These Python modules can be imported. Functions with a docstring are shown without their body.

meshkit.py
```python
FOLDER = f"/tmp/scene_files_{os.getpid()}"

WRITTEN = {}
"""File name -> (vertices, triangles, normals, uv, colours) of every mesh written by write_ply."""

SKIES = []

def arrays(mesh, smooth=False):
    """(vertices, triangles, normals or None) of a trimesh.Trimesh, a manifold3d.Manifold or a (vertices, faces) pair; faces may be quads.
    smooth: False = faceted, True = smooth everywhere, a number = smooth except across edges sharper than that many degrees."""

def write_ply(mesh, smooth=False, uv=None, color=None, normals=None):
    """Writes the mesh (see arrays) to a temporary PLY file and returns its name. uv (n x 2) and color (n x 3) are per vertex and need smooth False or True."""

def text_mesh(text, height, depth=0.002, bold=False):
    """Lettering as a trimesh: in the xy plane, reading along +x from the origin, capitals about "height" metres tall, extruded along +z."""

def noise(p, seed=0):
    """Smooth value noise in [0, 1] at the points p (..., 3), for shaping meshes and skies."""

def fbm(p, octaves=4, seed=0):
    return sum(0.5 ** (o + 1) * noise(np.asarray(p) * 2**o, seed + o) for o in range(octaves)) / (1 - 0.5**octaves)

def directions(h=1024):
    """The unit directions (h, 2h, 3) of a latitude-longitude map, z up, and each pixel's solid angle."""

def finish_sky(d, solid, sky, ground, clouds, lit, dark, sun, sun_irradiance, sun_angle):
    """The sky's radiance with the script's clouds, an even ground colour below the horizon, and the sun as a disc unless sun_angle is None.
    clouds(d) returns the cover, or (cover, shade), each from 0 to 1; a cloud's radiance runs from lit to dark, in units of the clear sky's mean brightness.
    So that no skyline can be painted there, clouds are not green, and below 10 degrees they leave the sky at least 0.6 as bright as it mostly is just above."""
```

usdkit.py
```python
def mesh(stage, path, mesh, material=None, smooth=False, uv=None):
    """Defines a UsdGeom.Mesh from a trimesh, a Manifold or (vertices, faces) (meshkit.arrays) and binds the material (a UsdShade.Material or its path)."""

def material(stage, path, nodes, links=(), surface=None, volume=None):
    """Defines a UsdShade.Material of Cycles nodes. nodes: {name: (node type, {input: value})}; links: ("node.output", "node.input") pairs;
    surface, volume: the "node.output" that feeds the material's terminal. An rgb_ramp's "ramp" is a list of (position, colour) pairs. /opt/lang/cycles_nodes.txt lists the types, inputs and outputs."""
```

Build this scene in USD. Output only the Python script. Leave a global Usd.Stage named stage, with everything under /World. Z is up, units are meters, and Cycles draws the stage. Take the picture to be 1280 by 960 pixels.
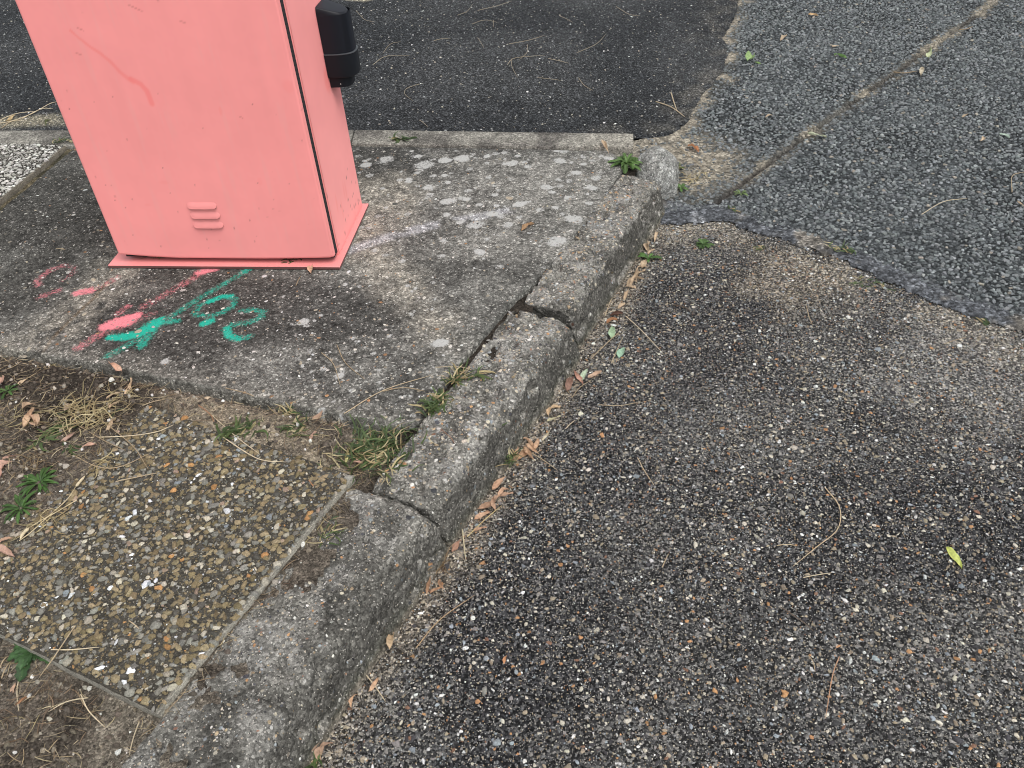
import math
import numpy as np
import meshkit, usdkit
from pxr import Usd, UsdGeom, UsdLux, UsdShade, Gf, Sdf, Vt

# ------------------------------------------------------------------ stage, camera, sky, sun, exposure
stage = Usd.Stage.CreateInMemory()
UsdGeom.SetStageUpAxis(stage, "Z")
UsdGeom.SetStageMetersPerUnit(stage, 1.0)
UsdGeom.Xform.Define(stage, "/World")
UsdGeom.Scope.Define(stage, "/World/Looks")

EYE_Z, FPX = 1.45, 1074.0                       # eye height above the road, focal length in pixels of the 1280 px wide photograph
NADIR = np.array([731.4, 1741.2])               # where the cabinet's upright edges meet


def _frame():
    d = np.array([NADIR[0] - 640, NADIR[1] - 480, FPX]); d /= np.linalg.norm(d)
    fw = np.array([0, 0, 1.0]); y = fw - d * fw.dot(d); y /= np.linalg.norm(y)
    z = -d
    return np.array([np.cross(y, z), y, z])


RW = _frame()                                    # rows: world axes in lens axes (x right, y down, z forward)


def U(px, py, z=0.0):
    """The point of the level z that the photograph shows at pixel (px, py)."""
    r = RW @ np.array([px - 640, py - 480, FPX], float)
    return np.array([0, 0, EYE_Z]) + r * ((z - EYE_Z) / r[2])


cam = UsdGeom.Camera.Define(stage, "/World/camera")
cr, cu, cb = RW @ [1, 0, 0], RW @ [0, -1, 0], RW @ [0, 0, -1]
cam.AddTransformOp().Set(Gf.Matrix4d(*cr, 0, *cu, 0, *cb, 0, 0, 0, EYE_Z, 1))
cam.CreateHorizontalApertureAttr(36.0)
cam.CreateVerticalApertureAttr(27.0)
cam.CreateFocalLengthAttr(36.0 * FPX / 1280)
cam.CreateClippingRangeAttr(Gf.Vec2f(0.02, 1000))
cam.CreateExposureAttr(0.42)

SUN_EL, SUN_AZ = math.radians(64), math.radians(144)      # azimuth from +y towards +x
sdir = np.array([math.sin(SUN_AZ) * math.cos(SUN_EL), math.cos(SUN_AZ) * math.cos(SUN_EL), math.sin(SUN_EL)])
dome = UsdLux.DomeLight.Define(stage, "/World/sky")
dome.CreateIntensityAttr(1.0)
sky = usdkit.material(stage, "/World/Looks/sky", {
    "s": ("sky_texture", {"sky_type": "single_scattering", "sun_disc": False, "sun_elevation": SUN_EL, "sun_rotation": SUN_AZ, "aerosol_density": 3.0}),
    "h": ("hsv", {"saturation": 0.22, "value": 1.0}),
    "b": ("background_shader", {"strength": 0.14})}, [("s.color", "h.color"), ("h.color", "b.color")], surface="b.background")
UsdShade.MaterialBindingAPI.Apply(dome.GetPrim()).Bind(sky)
dome.GetPrim().SetCustomDataByKey("kind", "structure")
sun = UsdLux.DistantLight.Define(stage, "/World/sun")
sun.CreateNormalizeAttr(True)
sun.CreateIntensityAttr(0.40)
sun.CreateAngleAttr(50.0)
sun.CreateColorAttr(Gf.Vec3f(1.0, 0.98, 0.955))
sx = np.cross([0, 0, 1], sdir); sx /= np.linalg.norm(sx); sy = np.cross(sdir, sx)
sun.AddTransformOp().Set(Gf.Matrix4d(*sx, 0, *sy, 0, *sdir, 0, 0, 0, 8, 1))

# ------------------------------------------------------------------ helpers
rng = np.random.default_rng(20)
KO = U(410, 910)[:2]                              # a point of the kerb's foot; kerb axes: s along the kerb, d away from the road
KT = U(838, 262)[:2] - KO; KT = KT / np.linalg.norm(KT)
KN = np.array([-KT[1], KT[0]])
PAVE = 0.125


def K(s, d):
    s, d = np.asarray(s, float), np.asarray(d, float)
    return KO + s[..., None] * KT + d[..., None] * KN


def SD(p):
    p = np.asarray(p)[..., :2] - KO
    return p @ KT, p @ KN


def USD_(px, py, z=PAVE):
    s, d = SD(U(px, py, z)); return float(s), float(d)


def ns(p, scale, seed=0, octaves=3):
    p = np.asarray(p, float)
    if p.shape[-1] == 2:
        p = np.concatenate([p, np.zeros(p.shape[:-1] + (1,))], -1)
    return meshkit.fbm(p * scale + 17.3, octaves, seed)


def sm(x, a, b):
    t = np.clip((np.asarray(x, float) - a) / (b - a), 0, 1); return t * t * (3 - 2 * t)


def mixc(a, b, t):
    return np.asarray(a) * (1 - t[..., None]) + np.asarray(b) * t[..., None]


def poly_dist(p, poly):
    """Signed distance to a polygon, positive inside."""
    poly = np.asarray(poly, float); p = np.asarray(p, float)
    best = np.full(len(p), 1e9); inside = np.zeros(len(p), bool)
    for a, b in zip(poly, np.roll(poly, -1, 0)):
        e, w = b - a, p - a
        t = np.clip((w @ e) / max(e @ e, 1e-12), 0, 1)
        best = np.minimum(best, np.hypot(*(w - t[:, None] * e).T))
        c = (a[1] <= p[:, 1]) != (b[1] <= p[:, 1])
        xi = a[0] + (p[:, 1] - a[1]) * e[0] / (e[1] if abs(e[1]) > 1e-12 else 1e-12)
        inside ^= c & (p[:, 0] < xi)
    return np.where(inside, best, -best)


def line_dist(p, pts):
    """Distance to a polyline and the position along it (0..1)."""
    pts = np.asarray(pts, float); p = np.asarray(p, float)
    best, where = np.full(len(p), 1e9), np.zeros(len(p))
    n = len(pts) - 1
    for i in range(n):
        e, w = pts[i + 1] - pts[i], p - pts[i]
        t = np.clip((w @ e) / max(e @ e, 1e-12), 0, 1)
        dd = np.hypot(*(w - t[:, None] * e).T)
        where = np.where(dd < best, (i + t) / n, where); best = np.minimum(best, dd)
    return best, where


def vnormals(v, f):
    n = np.zeros_like(v); fn = np.cross(v[f[:, 1]] - v[f[:, 0]], v[f[:, 2]] - v[f[:, 0]])
    for k in range(3):
        for c in range(3):
            n[:, c] += np.bincount(f[:, k], fn[:, c], len(v))
    return n / np.maximum(np.linalg.norm(n, axis=1, keepdims=True), 1e-12)


used = {}


def name_for(parent, name):
    k = (parent, name); used[k] = used.get(k, -1) + 1
    return f"{parent}/{name}" if used[k] == 0 else f"{parent}/{name}_{used[k]:03d}"


def data(prim, **kw):
    for k, v in kw.items():
        if v:
            prim.SetCustomDataByKey(k, v)
    return prim


def obj(name, v, f, mat, parent="/World", smooth=False, col=None, pv=None, **custom):
    """ONE mesh prim. smooth: True, False or an angle; col: per-vertex colours; pv: more per-vertex colours by name."""
    parent = str(parent.GetPath()) if hasattr(parent, "GetPath") else parent
    path = name_for(parent, name)
    v, f = np.asarray(v, float), np.asarray(f, int)
    if f.shape[1] == 4:
        f = np.vstack([f[:, [0, 1, 2]], f[:, [0, 2, 3]]])
    nrm = None
    if smooth is True:
        nrm = vnormals(v, f)
    elif smooth:
        from scipy.spatial import cKDTree
        v0 = v; v, f, nrm = meshkit.arrays((v, f), smooth)
        back = cKDTree(v0).query(v)[1]
        fix = lambda c: c if np.ndim(c) < 2 or len(c) != len(v0) else np.asarray(c)[back]
        col = fix(col) if col is not None else None
        pv = {k: fix(c) for k, c in (pv or {}).items()}
    m = UsdGeom.Mesh.Define(stage, path)
    m.CreatePointsAttr(Vt.Vec3fArray.FromNumpy(v.astype(np.float32)))
    m.CreateFaceVertexCountsAttr(Vt.IntArray.FromNumpy(np.full(len(f), 3, np.int32)))
    m.CreateFaceVertexIndicesAttr(Vt.IntArray.FromNumpy(f.astype(np.int32).ravel()))
    m.CreateSubdivisionSchemeAttr("none")
    if nrm is not None:
        m.CreateNormalsAttr(Vt.Vec3fArray.FromNumpy(nrm.astype(np.float32))); m.SetNormalsInterpolation("vertex")
    for k, c in {**({"col": col} if col is not None else {}), **(pv or {})}.items():
        c = np.broadcast_to(np.asarray(c, np.float32), (len(v), 3))
        UsdGeom.PrimvarsAPI(m).CreatePrimvar(k, Sdf.ValueTypeNames.Color3fArray, "vertex").Set(Vt.Vec3fArray.FromNumpy(np.ascontiguousarray(c)))
    UsdShade.MaterialBindingAPI.Apply(m.GetPrim()).Bind(mat)
    return data(m.GetPrim(), **custom)


def holder(name, loc=None, rotz=0.0, **custom):
    x = UsdGeom.Xform.Define(stage, name_for("/World", name))
    if loc is not None:
        x.AddTranslateOp().Set(Gf.Vec3d(*map(float, loc)))
        if rotz:
            x.AddRotateZOp().Set(math.degrees(rotz))
    return data(x.GetPrim(), **custom)


def gridf(nu, nv):
    i = np.arange(nu - 1)[:, None] * nv + np.arange(nv - 1)[None]
    i = i.ravel()
    return np.stack([i, i + nv, i + nv + 1, i + 1], 1)


def mat(name, nodes, links, surface="p.BSDF"):
    return usdkit.material(stage, "/World/Looks/" + name, nodes, links, surface=surface)


def ground_mat(name, cell, ramp, fine=(420, 0.75, 1.3), cell_mix=1.0, bump=0.5, dist=0.004, rough=0.85, blotch=(18, 0.8, 1.2), specks=None):
    """Base colour = the mesh's own colour x grain cells x fine noise x blotches, with the grain in relief."""
    nodes = {
        "g": ("geometry", {}), "a": ("attribute", {"attribute": "col"}),
        "wn": ("noise_texture", {"scale": cell * 1.3, "detail": 1.0}), "wa": ("mix", {"mix_type": "add", "fac": 0.35 / cell}),
        "v": ("voronoi_texture", {"scale": cell, "feature": "f1"}), "vs": ("separate_color", {}),
        "vr": ("rgb_ramp", {"ramp": ramp}),
        "n": ("noise_texture", {"scale": fine[0], "detail": 3.0, "roughness": 0.65}),
        "nr": ("map_range", {"from_min": 0.3, "from_max": 0.7, "to_min": fine[1], "to_max": fine[2], "clamp": True}),
        "b": ("noise_texture", {"scale": blotch[0], "detail": 4.0, "roughness": 0.6}),
        "br": ("map_range", {"from_min": 0.3, "from_max": 0.7, "to_min": blotch[1], "to_max": blotch[2], "clamp": True}),
        "m1": ("mix", {"mix_type": "multiply", "fac": cell_mix}), "m2": ("mix", {"mix_type": "multiply", "fac": 1.0}), "m3": ("mix", {"mix_type": "multiply", "fac": 1.0}),
        "h1": ("math", {"math_type": "multiply_add", "value2": -1.1}), "bp": ("bump", {"strength": bump, "distance": dist}),
        "p": ("principled_bsdf", {"roughness": rough, "specular_ior_level": 0.10})}
    links = [("g.position", "wn.vector"), ("g.position", "wa.color1"), ("wn.color", "wa.color2"), ("wa.color", "v.vector"), ("g.position", "n.vector"), ("g.position", "b.vector"),
             ("v.color", "vs.color"), ("vs.r", "vr.fac"), ("n.fac", "nr.value"), ("b.fac", "br.value"),
             ("a.color", "m1.color1"), ("vr.color", "m1.color2"), ("m1.color", "m2.color1"), ("nr.result", "m2.color2"), ("m2.color", "m3.color1"), ("br.result", "m3.color2"),
             ("v.distance", "h1.value1"), ("n.fac", "h1.value3"), ("h1.value", "bp.height"), ("bp.normal", "p.normal")]
    out = "m3.color"
    for i, (sc, th, colr) in enumerate(specks or []):         # scattered grains of another stone
        nodes |= {f"sv{i}": ("voronoi_texture", {"scale": sc, "feature": "f1"}), f"ss{i}": ("separate_color", {}),
                  f"st{i}": ("math", {"math_type": "greater_than", "value2": th}), f"sd{i}": ("math", {"math_type": "less_than", "value2": 0.36}),
                  f"sp{i}": ("math", {"math_type": "multiply"}), f"sm{i}": ("mix", {"color2": colr})}
        links += [("wa.color", f"sv{i}.vector"), (f"sv{i}.color", f"ss{i}.color"), (f"ss{i}.g", f"st{i}.value1"), (f"sv{i}.distance", f"sd{i}.value1"),
                  (f"st{i}.value", f"sp{i}.value1"), (f"sd{i}.value", f"sp{i}.value2"), (f"sp{i}.value", f"sm{i}.fac"), (out, f"sm{i}.color1")]
        out = f"sm{i}.color"
    return mat(name, nodes, links + [(out, "p.base_color")])


G = lambda *s: [(p, (c,) * 3 if np.ndim(c) == 0 else c) for p, c in s]
M_road = ground_mat("road_aggregate", 230, G((0, 0.20), (0.3, 0.42), (0.6, 0.95), (0.8, 1.9), (0.93, (3.1, 3.0, 2.75)), (1, 4.5)), fine=(520, 0.45, 1.6), bump=0.9, dist=0.004,
                    specks=[(420, 0.83, (0.30, 0.285, 0.26)), (330, 0.90, (0.46, 0.44, 0.40)), (230, 0.95, (0.26, 0.20, 0.13))])
M_lane = ground_mat("chipped_lane", 120, G((0, 0.45), (0.5, 0.95), (0.85, 1.5), (1, 2.2)), fine=(420, 0.6, 1.5), bump=0.9, dist=0.005)
M_asphalt = ground_mat("fine_dark_asphalt", 200, G((0, 0.35), (0.4, 0.75), (0.75, 1.5), (0.92, 2.6), (1, 4.2)), fine=(420, 0.45, 1.7), bump=0.9, dist=0.004,
                       specks=[(260, 0.86, (0.11, 0.115, 0.118)), (150, 0.93, (0.15, 0.155, 0.155)), (120, 0.985, (0.34, 0.32, 0.27))])
M_tar = ground_mat("tar", 130, G((0, 0.45), (0.5, 0.9), (0.85, 1.5), (1, 2.6)), fine=(300, 0.5, 1.6), bump=0.9, dist=0.004, rough=0.75, blotch=(40, 0.5, 1.6))
M_soil = ground_mat("soil", 260, G((0, 0.45), (0.5, 0.9), (0.9, 1.4), (1, 2.0)), fine=(380, 0.55, 1.5), bump=1.0, dist=0.006, rough=0.95, blotch=(35, 0.6, 1.4))
M_kerb = ground_mat("kerb_concrete", 200, G((0, 0.5), (0.4, 0.85), (0.8, 1.25), (1, 1.9)), fine=(430, 0.6, 1.45), bump=0.8, dist=0.004, blotch=(26, 0.7, 1.3),
                    specks=[(300, 0.93, (0.50, 0.47, 0.42)), (190, 0.965, (0.05, 0.05, 0.05))])
M_cement = ground_mat("cement", 300, G((0, 0.7), (1, 1.3)), fine=(420, 0.6, 1.4), bump=0.7, dist=0.003, blotch=(30, 0.7, 1.3))

# the pad: as the others, with worn spray paint and lichen whose masks the mesh carries in "paint"
M_pad = mat("pad_concrete", {
    "g": ("geometry", {}), "a": ("attribute", {"attribute": "col"}), "pa": ("attribute", {"attribute": "paint"}), "ps": ("separate_color", {}),
    "v": ("voronoi_texture", {"scale": 210.0, "feature": "f1"}), "vs": ("separate_color", {}), "vr": ("rgb_ramp", {"ramp": G((0, 0.55), (0.5, 0.9), (0.85, 1.3), (0.96, 2.0), (1, 2.8))}),
    "n": ("noise_texture", {"scale": 380.0, "detail": 4.0, "roughness": 0.7}), "nr": ("map_range", {"from_min": 0.3, "from_max": 0.7, "to_min": 0.35, "to_max": 1.65, "clamp": True}),
    "b": ("noise_texture", {"scale": 45.0, "detail": 5.0, "roughness": 0.65}), "br": ("map_range", {"from_min": 0.3, "from_max": 0.7, "to_min": 0.42, "to_max": 1.55, "clamp": True}),
    "m1": ("mix", {"mix_type": "multiply", "fac": 1.0}), "m2": ("mix", {"mix_type": "multiply", "fac": 1.0}), "m3": ("mix", {"mix_type": "multiply", "fac": 1.0}),
    "sv": ("voronoi_texture", {"scale": 170.0, "feature": "f1"}), "ss": ("separate_color", {}), "st": ("math", {"math_type": "greater_than", "value2": 0.94}), "sd": ("math", {"math_type": "less_than", "value2": 0.32}), "sp": ("math", {"math_type": "multiply"}), "sm": ("mix", {"color2": (0.50, 0.48, 0.44)}),
    "wn": ("noise_texture", {"scale": 140.0, "detail": 6.0, "roughness": 0.85}), "wm": ("map_range", {"from_min": 0.30, "from_max": 0.70, "to_min": -0.72, "to_max": 0.58}),
    **{f"{k}{x}": y for k in "rtl" for x, y in (("a", ("math", {"math_type": "add"})), ("c", ("map_range", {"from_min": 0.40, "from_max": 0.72, "to_min": 0.0, "to_max": 1.0, "clamp": True})))},
    "rm": ("mix", {"color2": (0.74, 0.235, 0.265)}), "tm": ("mix", {"color2": (0.012, 0.43, 0.31)}), "rf": ("math", {"math_type": "multiply"}), "tf": ("math", {"math_type": "multiply"}), "rx": ("map_range", {"from_min": 0.25, "from_max": 0.95, "to_min": 0.35, "to_max": 0.97, "clamp": True}), "tx": ("map_range", {"from_min": 0.25, "from_max": 0.95, "to_min": 0.30, "to_max": 0.84, "clamp": True}), "lm": ("mix", {"color2": (0.42, 0.42, 0.40)}),
    "bh": ("math", {"math_type": "multiply_add", "value2": -0.9}), "bp": ("bump", {"strength": 0.7, "distance": 0.004}),
    "p": ("principled_bsdf", {"roughness": 0.9, "specular_ior_level": 0.10})},
    [("g.position", f"{k}.vector") for k in ("v", "n", "b", "sv", "wn")] + [
     ("v.color", "vs.color"), ("vs.r", "vr.fac"), ("n.fac", "nr.value"), ("b.fac", "br.value"), ("a.color", "m1.color1"), ("vr.color", "m1.color2"), ("m1.color", "m2.color1"), ("nr.result", "m2.color2"), ("m2.color", "m3.color1"), ("br.result", "m3.color2"),
     ("sv.color", "ss.color"), ("ss.g", "st.value1"), ("sv.distance", "sd.value1"), ("st.value", "sp.value1"), ("sd.value", "sp.value2"), ("sp.value", "sm.fac"), ("m3.color", "sm.color1"),
     ("wn.fac", "wm.value"), ("pa.color", "ps.color")] + [(f"ps.{c}", f"{k}a.value1") for k, c in zip("rtl", "rgb")] + [("wm.result", f"{k}a.value2") for k in "rtl"] + [(f"{k}a.value", f"{k}c.value") for k in "rtl"] + [
     ("lc.result", "lm.fac"), ("sm.color", "lm.color1"), ("rc.result", "rf.value1"), ("ps.r", "rx.value"), ("rx.result", "rf.value2"), ("rf.value", "rm.fac"), ("lm.color", "rm.color1"), ("tc.result", "tf.value1"), ("ps.g", "tx.value"), ("tx.result", "tf.value2"), ("tf.value", "tm.fac"), ("rm.color", "tm.color1"), ("tm.color", "p.base_color"),
     ("v.distance", "bh.value1"), ("n.fac", "bh.value3"), ("bh.value", "bp.height"), ("bp.normal", "p.normal")])


def tinted(name, rough, scale, lo, hi, spec=0.4, bump=0.0, trans=0.0):
    nodes = {"g": ("geometry", {}), "a": ("attribute", {"attribute": "col"}), "n": ("noise_texture", {"scale": scale, "detail": 3.0, "roughness": 0.65}),
             "nr": ("map_range", {"from_min": 0.3, "from_max": 0.7, "to_min": lo, "to_max": hi, "clamp": True}), "m": ("mix", {"mix_type": "multiply", "fac": 1.0}),
             "p": ("principled_bsdf", {"roughness": rough, "specular_ior_level": spec})}
    links = [("g.position", "n.vector"), ("n.fac", "nr.value"), ("a.color", "m.color1"), ("nr.result", "m.color2"), ("m.color", "p.base_color")]
    if bump:
        nodes["bp"] = ("bump", {"strength": bump, "distance": 0.003}); links += [("n.fac", "bp.height"), ("bp.normal", "p.normal")]
    s = "p.BSDF"
    if trans:
        nodes |= {"tr": ("translucent_bsdf", {}), "mc": ("mix_closure", {"fac": trans})}
        links += [("m.color", "tr.color"), ("p.BSDF", "mc.closure1"), ("tr.BSDF", "mc.closure2")]; s = "mc.closure"
    return mat(name, nodes, links, s)


M_stone = tinted("stone", 0.75, 330, 0.6, 1.4, spec=0.15, bump=0.4)
M_chip = tinted("chip", 0.7, 300, 0.65, 1.4, spec=0.2, bump=0.5)
M_leaf = tinted("dry_leaf", 0.7, 160, 0.7, 1.25, trans=0.2)
M_plant = tinted("plant", 0.5, 220, 0.75, 1.25, trans=0.3)
M_straw = tinted("straw", 0.6, 200, 0.75, 1.2)
M_paint = tinted("pink_paint", 0.42, 9, 0.97, 1.03, spec=0.45)
M_black = tinted("black_plastic", 0.42, 300, 0.85, 1.2, spec=0.22)
M_gasket_shade = tinted("gasket_and_shade", 0.9, 200, 0.6, 1.3)  # for the black gasket and the shade strips painted below the louvres

# ------------------------------------------------------------------ stones


def stones(P, a, asp, h, rot, kind="pebble", Nrm=None, sink=0.25, jit=0.16, tilt=0.0):
    """Vertices (n, k, 3) and the faces of one stone. P: places, a: half lengths, asp: width / length, h: heights above the bed."""
    n, m = len(P), (7 if kind == "pebble" else 5)
    ang = np.arange(m) / m * 2 * np.pi
    def ring(r, z, j):
        rr = r * (1 + rng.normal(0, j, (n, m))); aa = ang + rng.normal(0, 0.12, (n, m))
        return np.stack([rr * np.cos(aa), rr * np.sin(aa), np.broadcast_to(z, (n, m)).copy()], -1)
    if kind == "pebble":
        base = rng.normal(0, jit, (n, m))
        r0 = ring(1.0, -sink, 0.02); r1 = ring(0.93, 0.45, 0.02); r2 = ring(0.58, 0.86, 0.05)
        for r in (r0, r1, r2):
            r[..., :2] *= (1 + base)[..., None]
        V = np.concatenate([r0, r1, r2, np.concatenate([rng.normal(0, 0.06, (n, 1, 2)), np.ones((n, 1, 1))], -1)], 1)
        rings = 3
    else:
        base = rng.normal(0, 0.22, (n, m))
        r0 = ring(1.0, -sink, 0.02); r1 = ring(0.8, 0.9, 0.1)
        for r in (r0, r1):
            r[..., :2] *= (1 + base)[..., None]
        r1[..., 2] += rng.normal(0, 0.22, (n, m))
        V = np.concatenate([r0, r1, np.concatenate([rng.normal(0, 0.2, (n, 1, 2)), np.full((n, 1, 1), 1.0)], -1)], 1)
        rings = 2
    F = []
    for q in range(rings - 1):
        for i in range(m):
            j = (i + 1) % m
            F += [[q * m + i, q * m + j, (q + 1) * m + j], [q * m + i, (q + 1) * m + j, (q + 1) * m + i]]
    top = rings * m
    F += [[(rings - 1) * m + i, (rings - 1) * m + (i + 1) % m, top] for i in range(m)]
    V = V * np.stack([a, a * asp, h], -1)[:, None]
    if tilt:
        V[..., 2] += V[..., 0] * rng.normal(0, tilt, (n, 1)) + V[..., 1] * rng.normal(0, tilt, (n, 1))
    c, s = np.cos(rot)[:, None], np.sin(rot)[:, None]
    V[..., 0], V[..., 1] = c * V[..., 0] - s * V[..., 1], s * V[..., 0] + c * V[..., 1]
    if Nrm is not None:
        Z = Nrm; X = np.cross(np.array([0.31, 0.9, 0.2]), Z); X /= np.linalg.norm(X, axis=1, keepdims=True); Y = np.cross(Z, X)
        V = V[..., 0:1] * X[:, None] + V[..., 1:2] * Y[:, None] + V[..., 2:3] * Z[:, None]
    return V + P[:, None], np.array(F)


def palette(n, table):
    w = np.array([t[0] for t in table], float); c = np.array([t[1] for t in table], float)
    k = rng.choice(len(table), n, p=w / w.sum())
    return c[k] * rng.uniform(0.7, 1.3, (n, 1)) * rng.uniform(0.975, 1.025, (n, 3))


def in_frame(P, margin=0):
    q = (P - [0, 0, EYE_Z]) @ RW
    px = q[:, :2] / q[:, 2:] * FPX + [640, 480]
    return (q[:, 2] > 0) & (px[:, 0] > -margin) & (px[:, 0] < 1280 + margin) & (px[:, 1] > -margin) & (px[:, 1] < 960 + margin)


def lay(parent, V, F, col, size, P, mtl, one, many, n_single=300, smooth=True, pick=None):
    """The n_single stones that show largest as parts of their own, the others as one part of kind stuff."""
    shows = size / np.linalg.norm(P - [0, 0, EYE_Z], axis=1) * in_frame(P, -6)
    if pick is not None:
        shows = shows * pick
    order = np.argsort(-shows)
    big, rest = order[:n_single], order[n_single:]
    k = V.shape[1]
    for i in big:
        obj(one, V[i], F, mtl, parent, smooth=smooth, col=col[i])
    if len(rest):
        f = (F[None] + (np.arange(len(rest)) * k)[:, None, None]).reshape(-1, 3)
        obj(many, V[rest].reshape(-1, 3), f, mtl, parent, smooth=smooth, col=np.repeat(col[rest], k, 0), kind="stuff")


def scatter(bounds, spacing, jitter=0.48):
    x0, x1, y0, y1 = bounds
    gx, gy = np.meshgrid(np.arange(x0, x1, spacing), np.arange(y0, y1, spacing * 0.87), indexing="ij")
    gx = gx + (np.arange(gx.shape[1]) % 2)[None] * spacing * 0.5
    p = np.stack([gx.ravel(), gy.ravel()], -1)
    return p + rng.uniform(-jitter, jitter, p.shape) * spacing


def sheet(bounds, res, depth_fn, z_fn):
    """A grid over bounds, kept where depth_fn (distance inside the outline) > -1.5 cells; it dips under its neighbour at the rim."""
    x = np.arange(bounds[0], bounds[1] + res, res); y = np.arange(bounds[2], bounds[3] + res, res)
    gx, gy = np.meshgrid(x, y, indexing="ij"); p = np.stack([gx.ravel(), gy.ravel()], -1)
    d = depth_fn(p)
    f = gridf(len(x), len(y)); f = f[(d[f] > -1.5 * res).all(1)]
    keep = np.unique(f); new = np.full(len(p), -1); new[keep] = np.arange(len(keep))
    p, d, f = p[keep], d[keep], new[f]
    z = z_fn(p, d)
    return np.column_stack([p, z]), np.vstack([f[:, [0, 1, 2]], f[:, [0, 2, 3]]]), p, d


# ------------------------------------------------------------------ outlines on the ground (metres, read off the photograph's ground plane)
def plan(pts, z=0.0):
    return np.array([U(*q, z)[:2] for q in pts])


far = lambda x, y: np.array([[x, y]], float)
edge_C = plan([(790, 176), (836, 171), (856, 158), (866, 138), (884, 112), (903, 92), (907, 70), (902, 48), (916, 28), (925, 0), (930, -40)])     # dark asphalt / chipped lane
edge_A = plan([(828, 292), (862, 288), (900, 284), (950, 296), (1000, 312), (1070, 338), (1130, 362), (1180, 384), (1240, 404), (1330, 440)])       # road / tar strip
tar_mid = plan([(800, 262), (850, 268), (905, 266), (950, 284), (1000, 297), (1060, 318), (1130, 351), (1200, 380), (1280, 406), (1340, 432)])
groove = plan([(893, 257), (905, 248), (948, 215), (991, 183), (1040, 149), (1077, 122), (1119, 93), (1152, 69), (1179, 50), (1235, 10), (1300, -36)])

poly_A = np.vstack([plan([(800, 250)]), tar_mid[1:], far(3.2, 1.2), far(3.2, -0.6), far(-1.6, -0.6), K(-1.4, 0.06)[None], K(2.05, 0.07)[None]])
poly_B = np.vstack([edge_C, far(1.9, 8.5), far(6.5, 8.5), far(6.5, 0.6), plan([(1400, 470)]), tar_mid[::-1], plan([(800, 230)])])
poly_C = np.vstack([edge_C[::-1], K(2.24, 0.26)[None], K(2.2, 0.40)[None], K(1.95, 1.23)[None], K(1.60, 2.31)[None], K(1.1, 3.9)[None], far(-6.0, 4.6), far(-6.0, 8.5), far(1.9, 8.5)])

big = 60.0
gx = np.array([-big, -8, 8, big])
obj("ground", np.array([[x, y, -0.035] for x in gx for y in gx]), gridf(4, 4), M_asphalt, col=(0.05, 0.05, 0.05), kind="structure", label="dark ground far around the junction")

# ---- road with worn exposed aggregate
sand_A = plan([(985, 335), (1020, 352), (1005, 372), (960, 352)])


def road_depth(p):
    return poly_dist(p, poly_A) + 0.018 * (ns(p, 22, 3) - 0.5)


def road_z(p):
    return 0.004 * (ns(p, 5, 5) - 0.5) + 0.004 * (ns(p, 45, 6) - 0.5)


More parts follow.
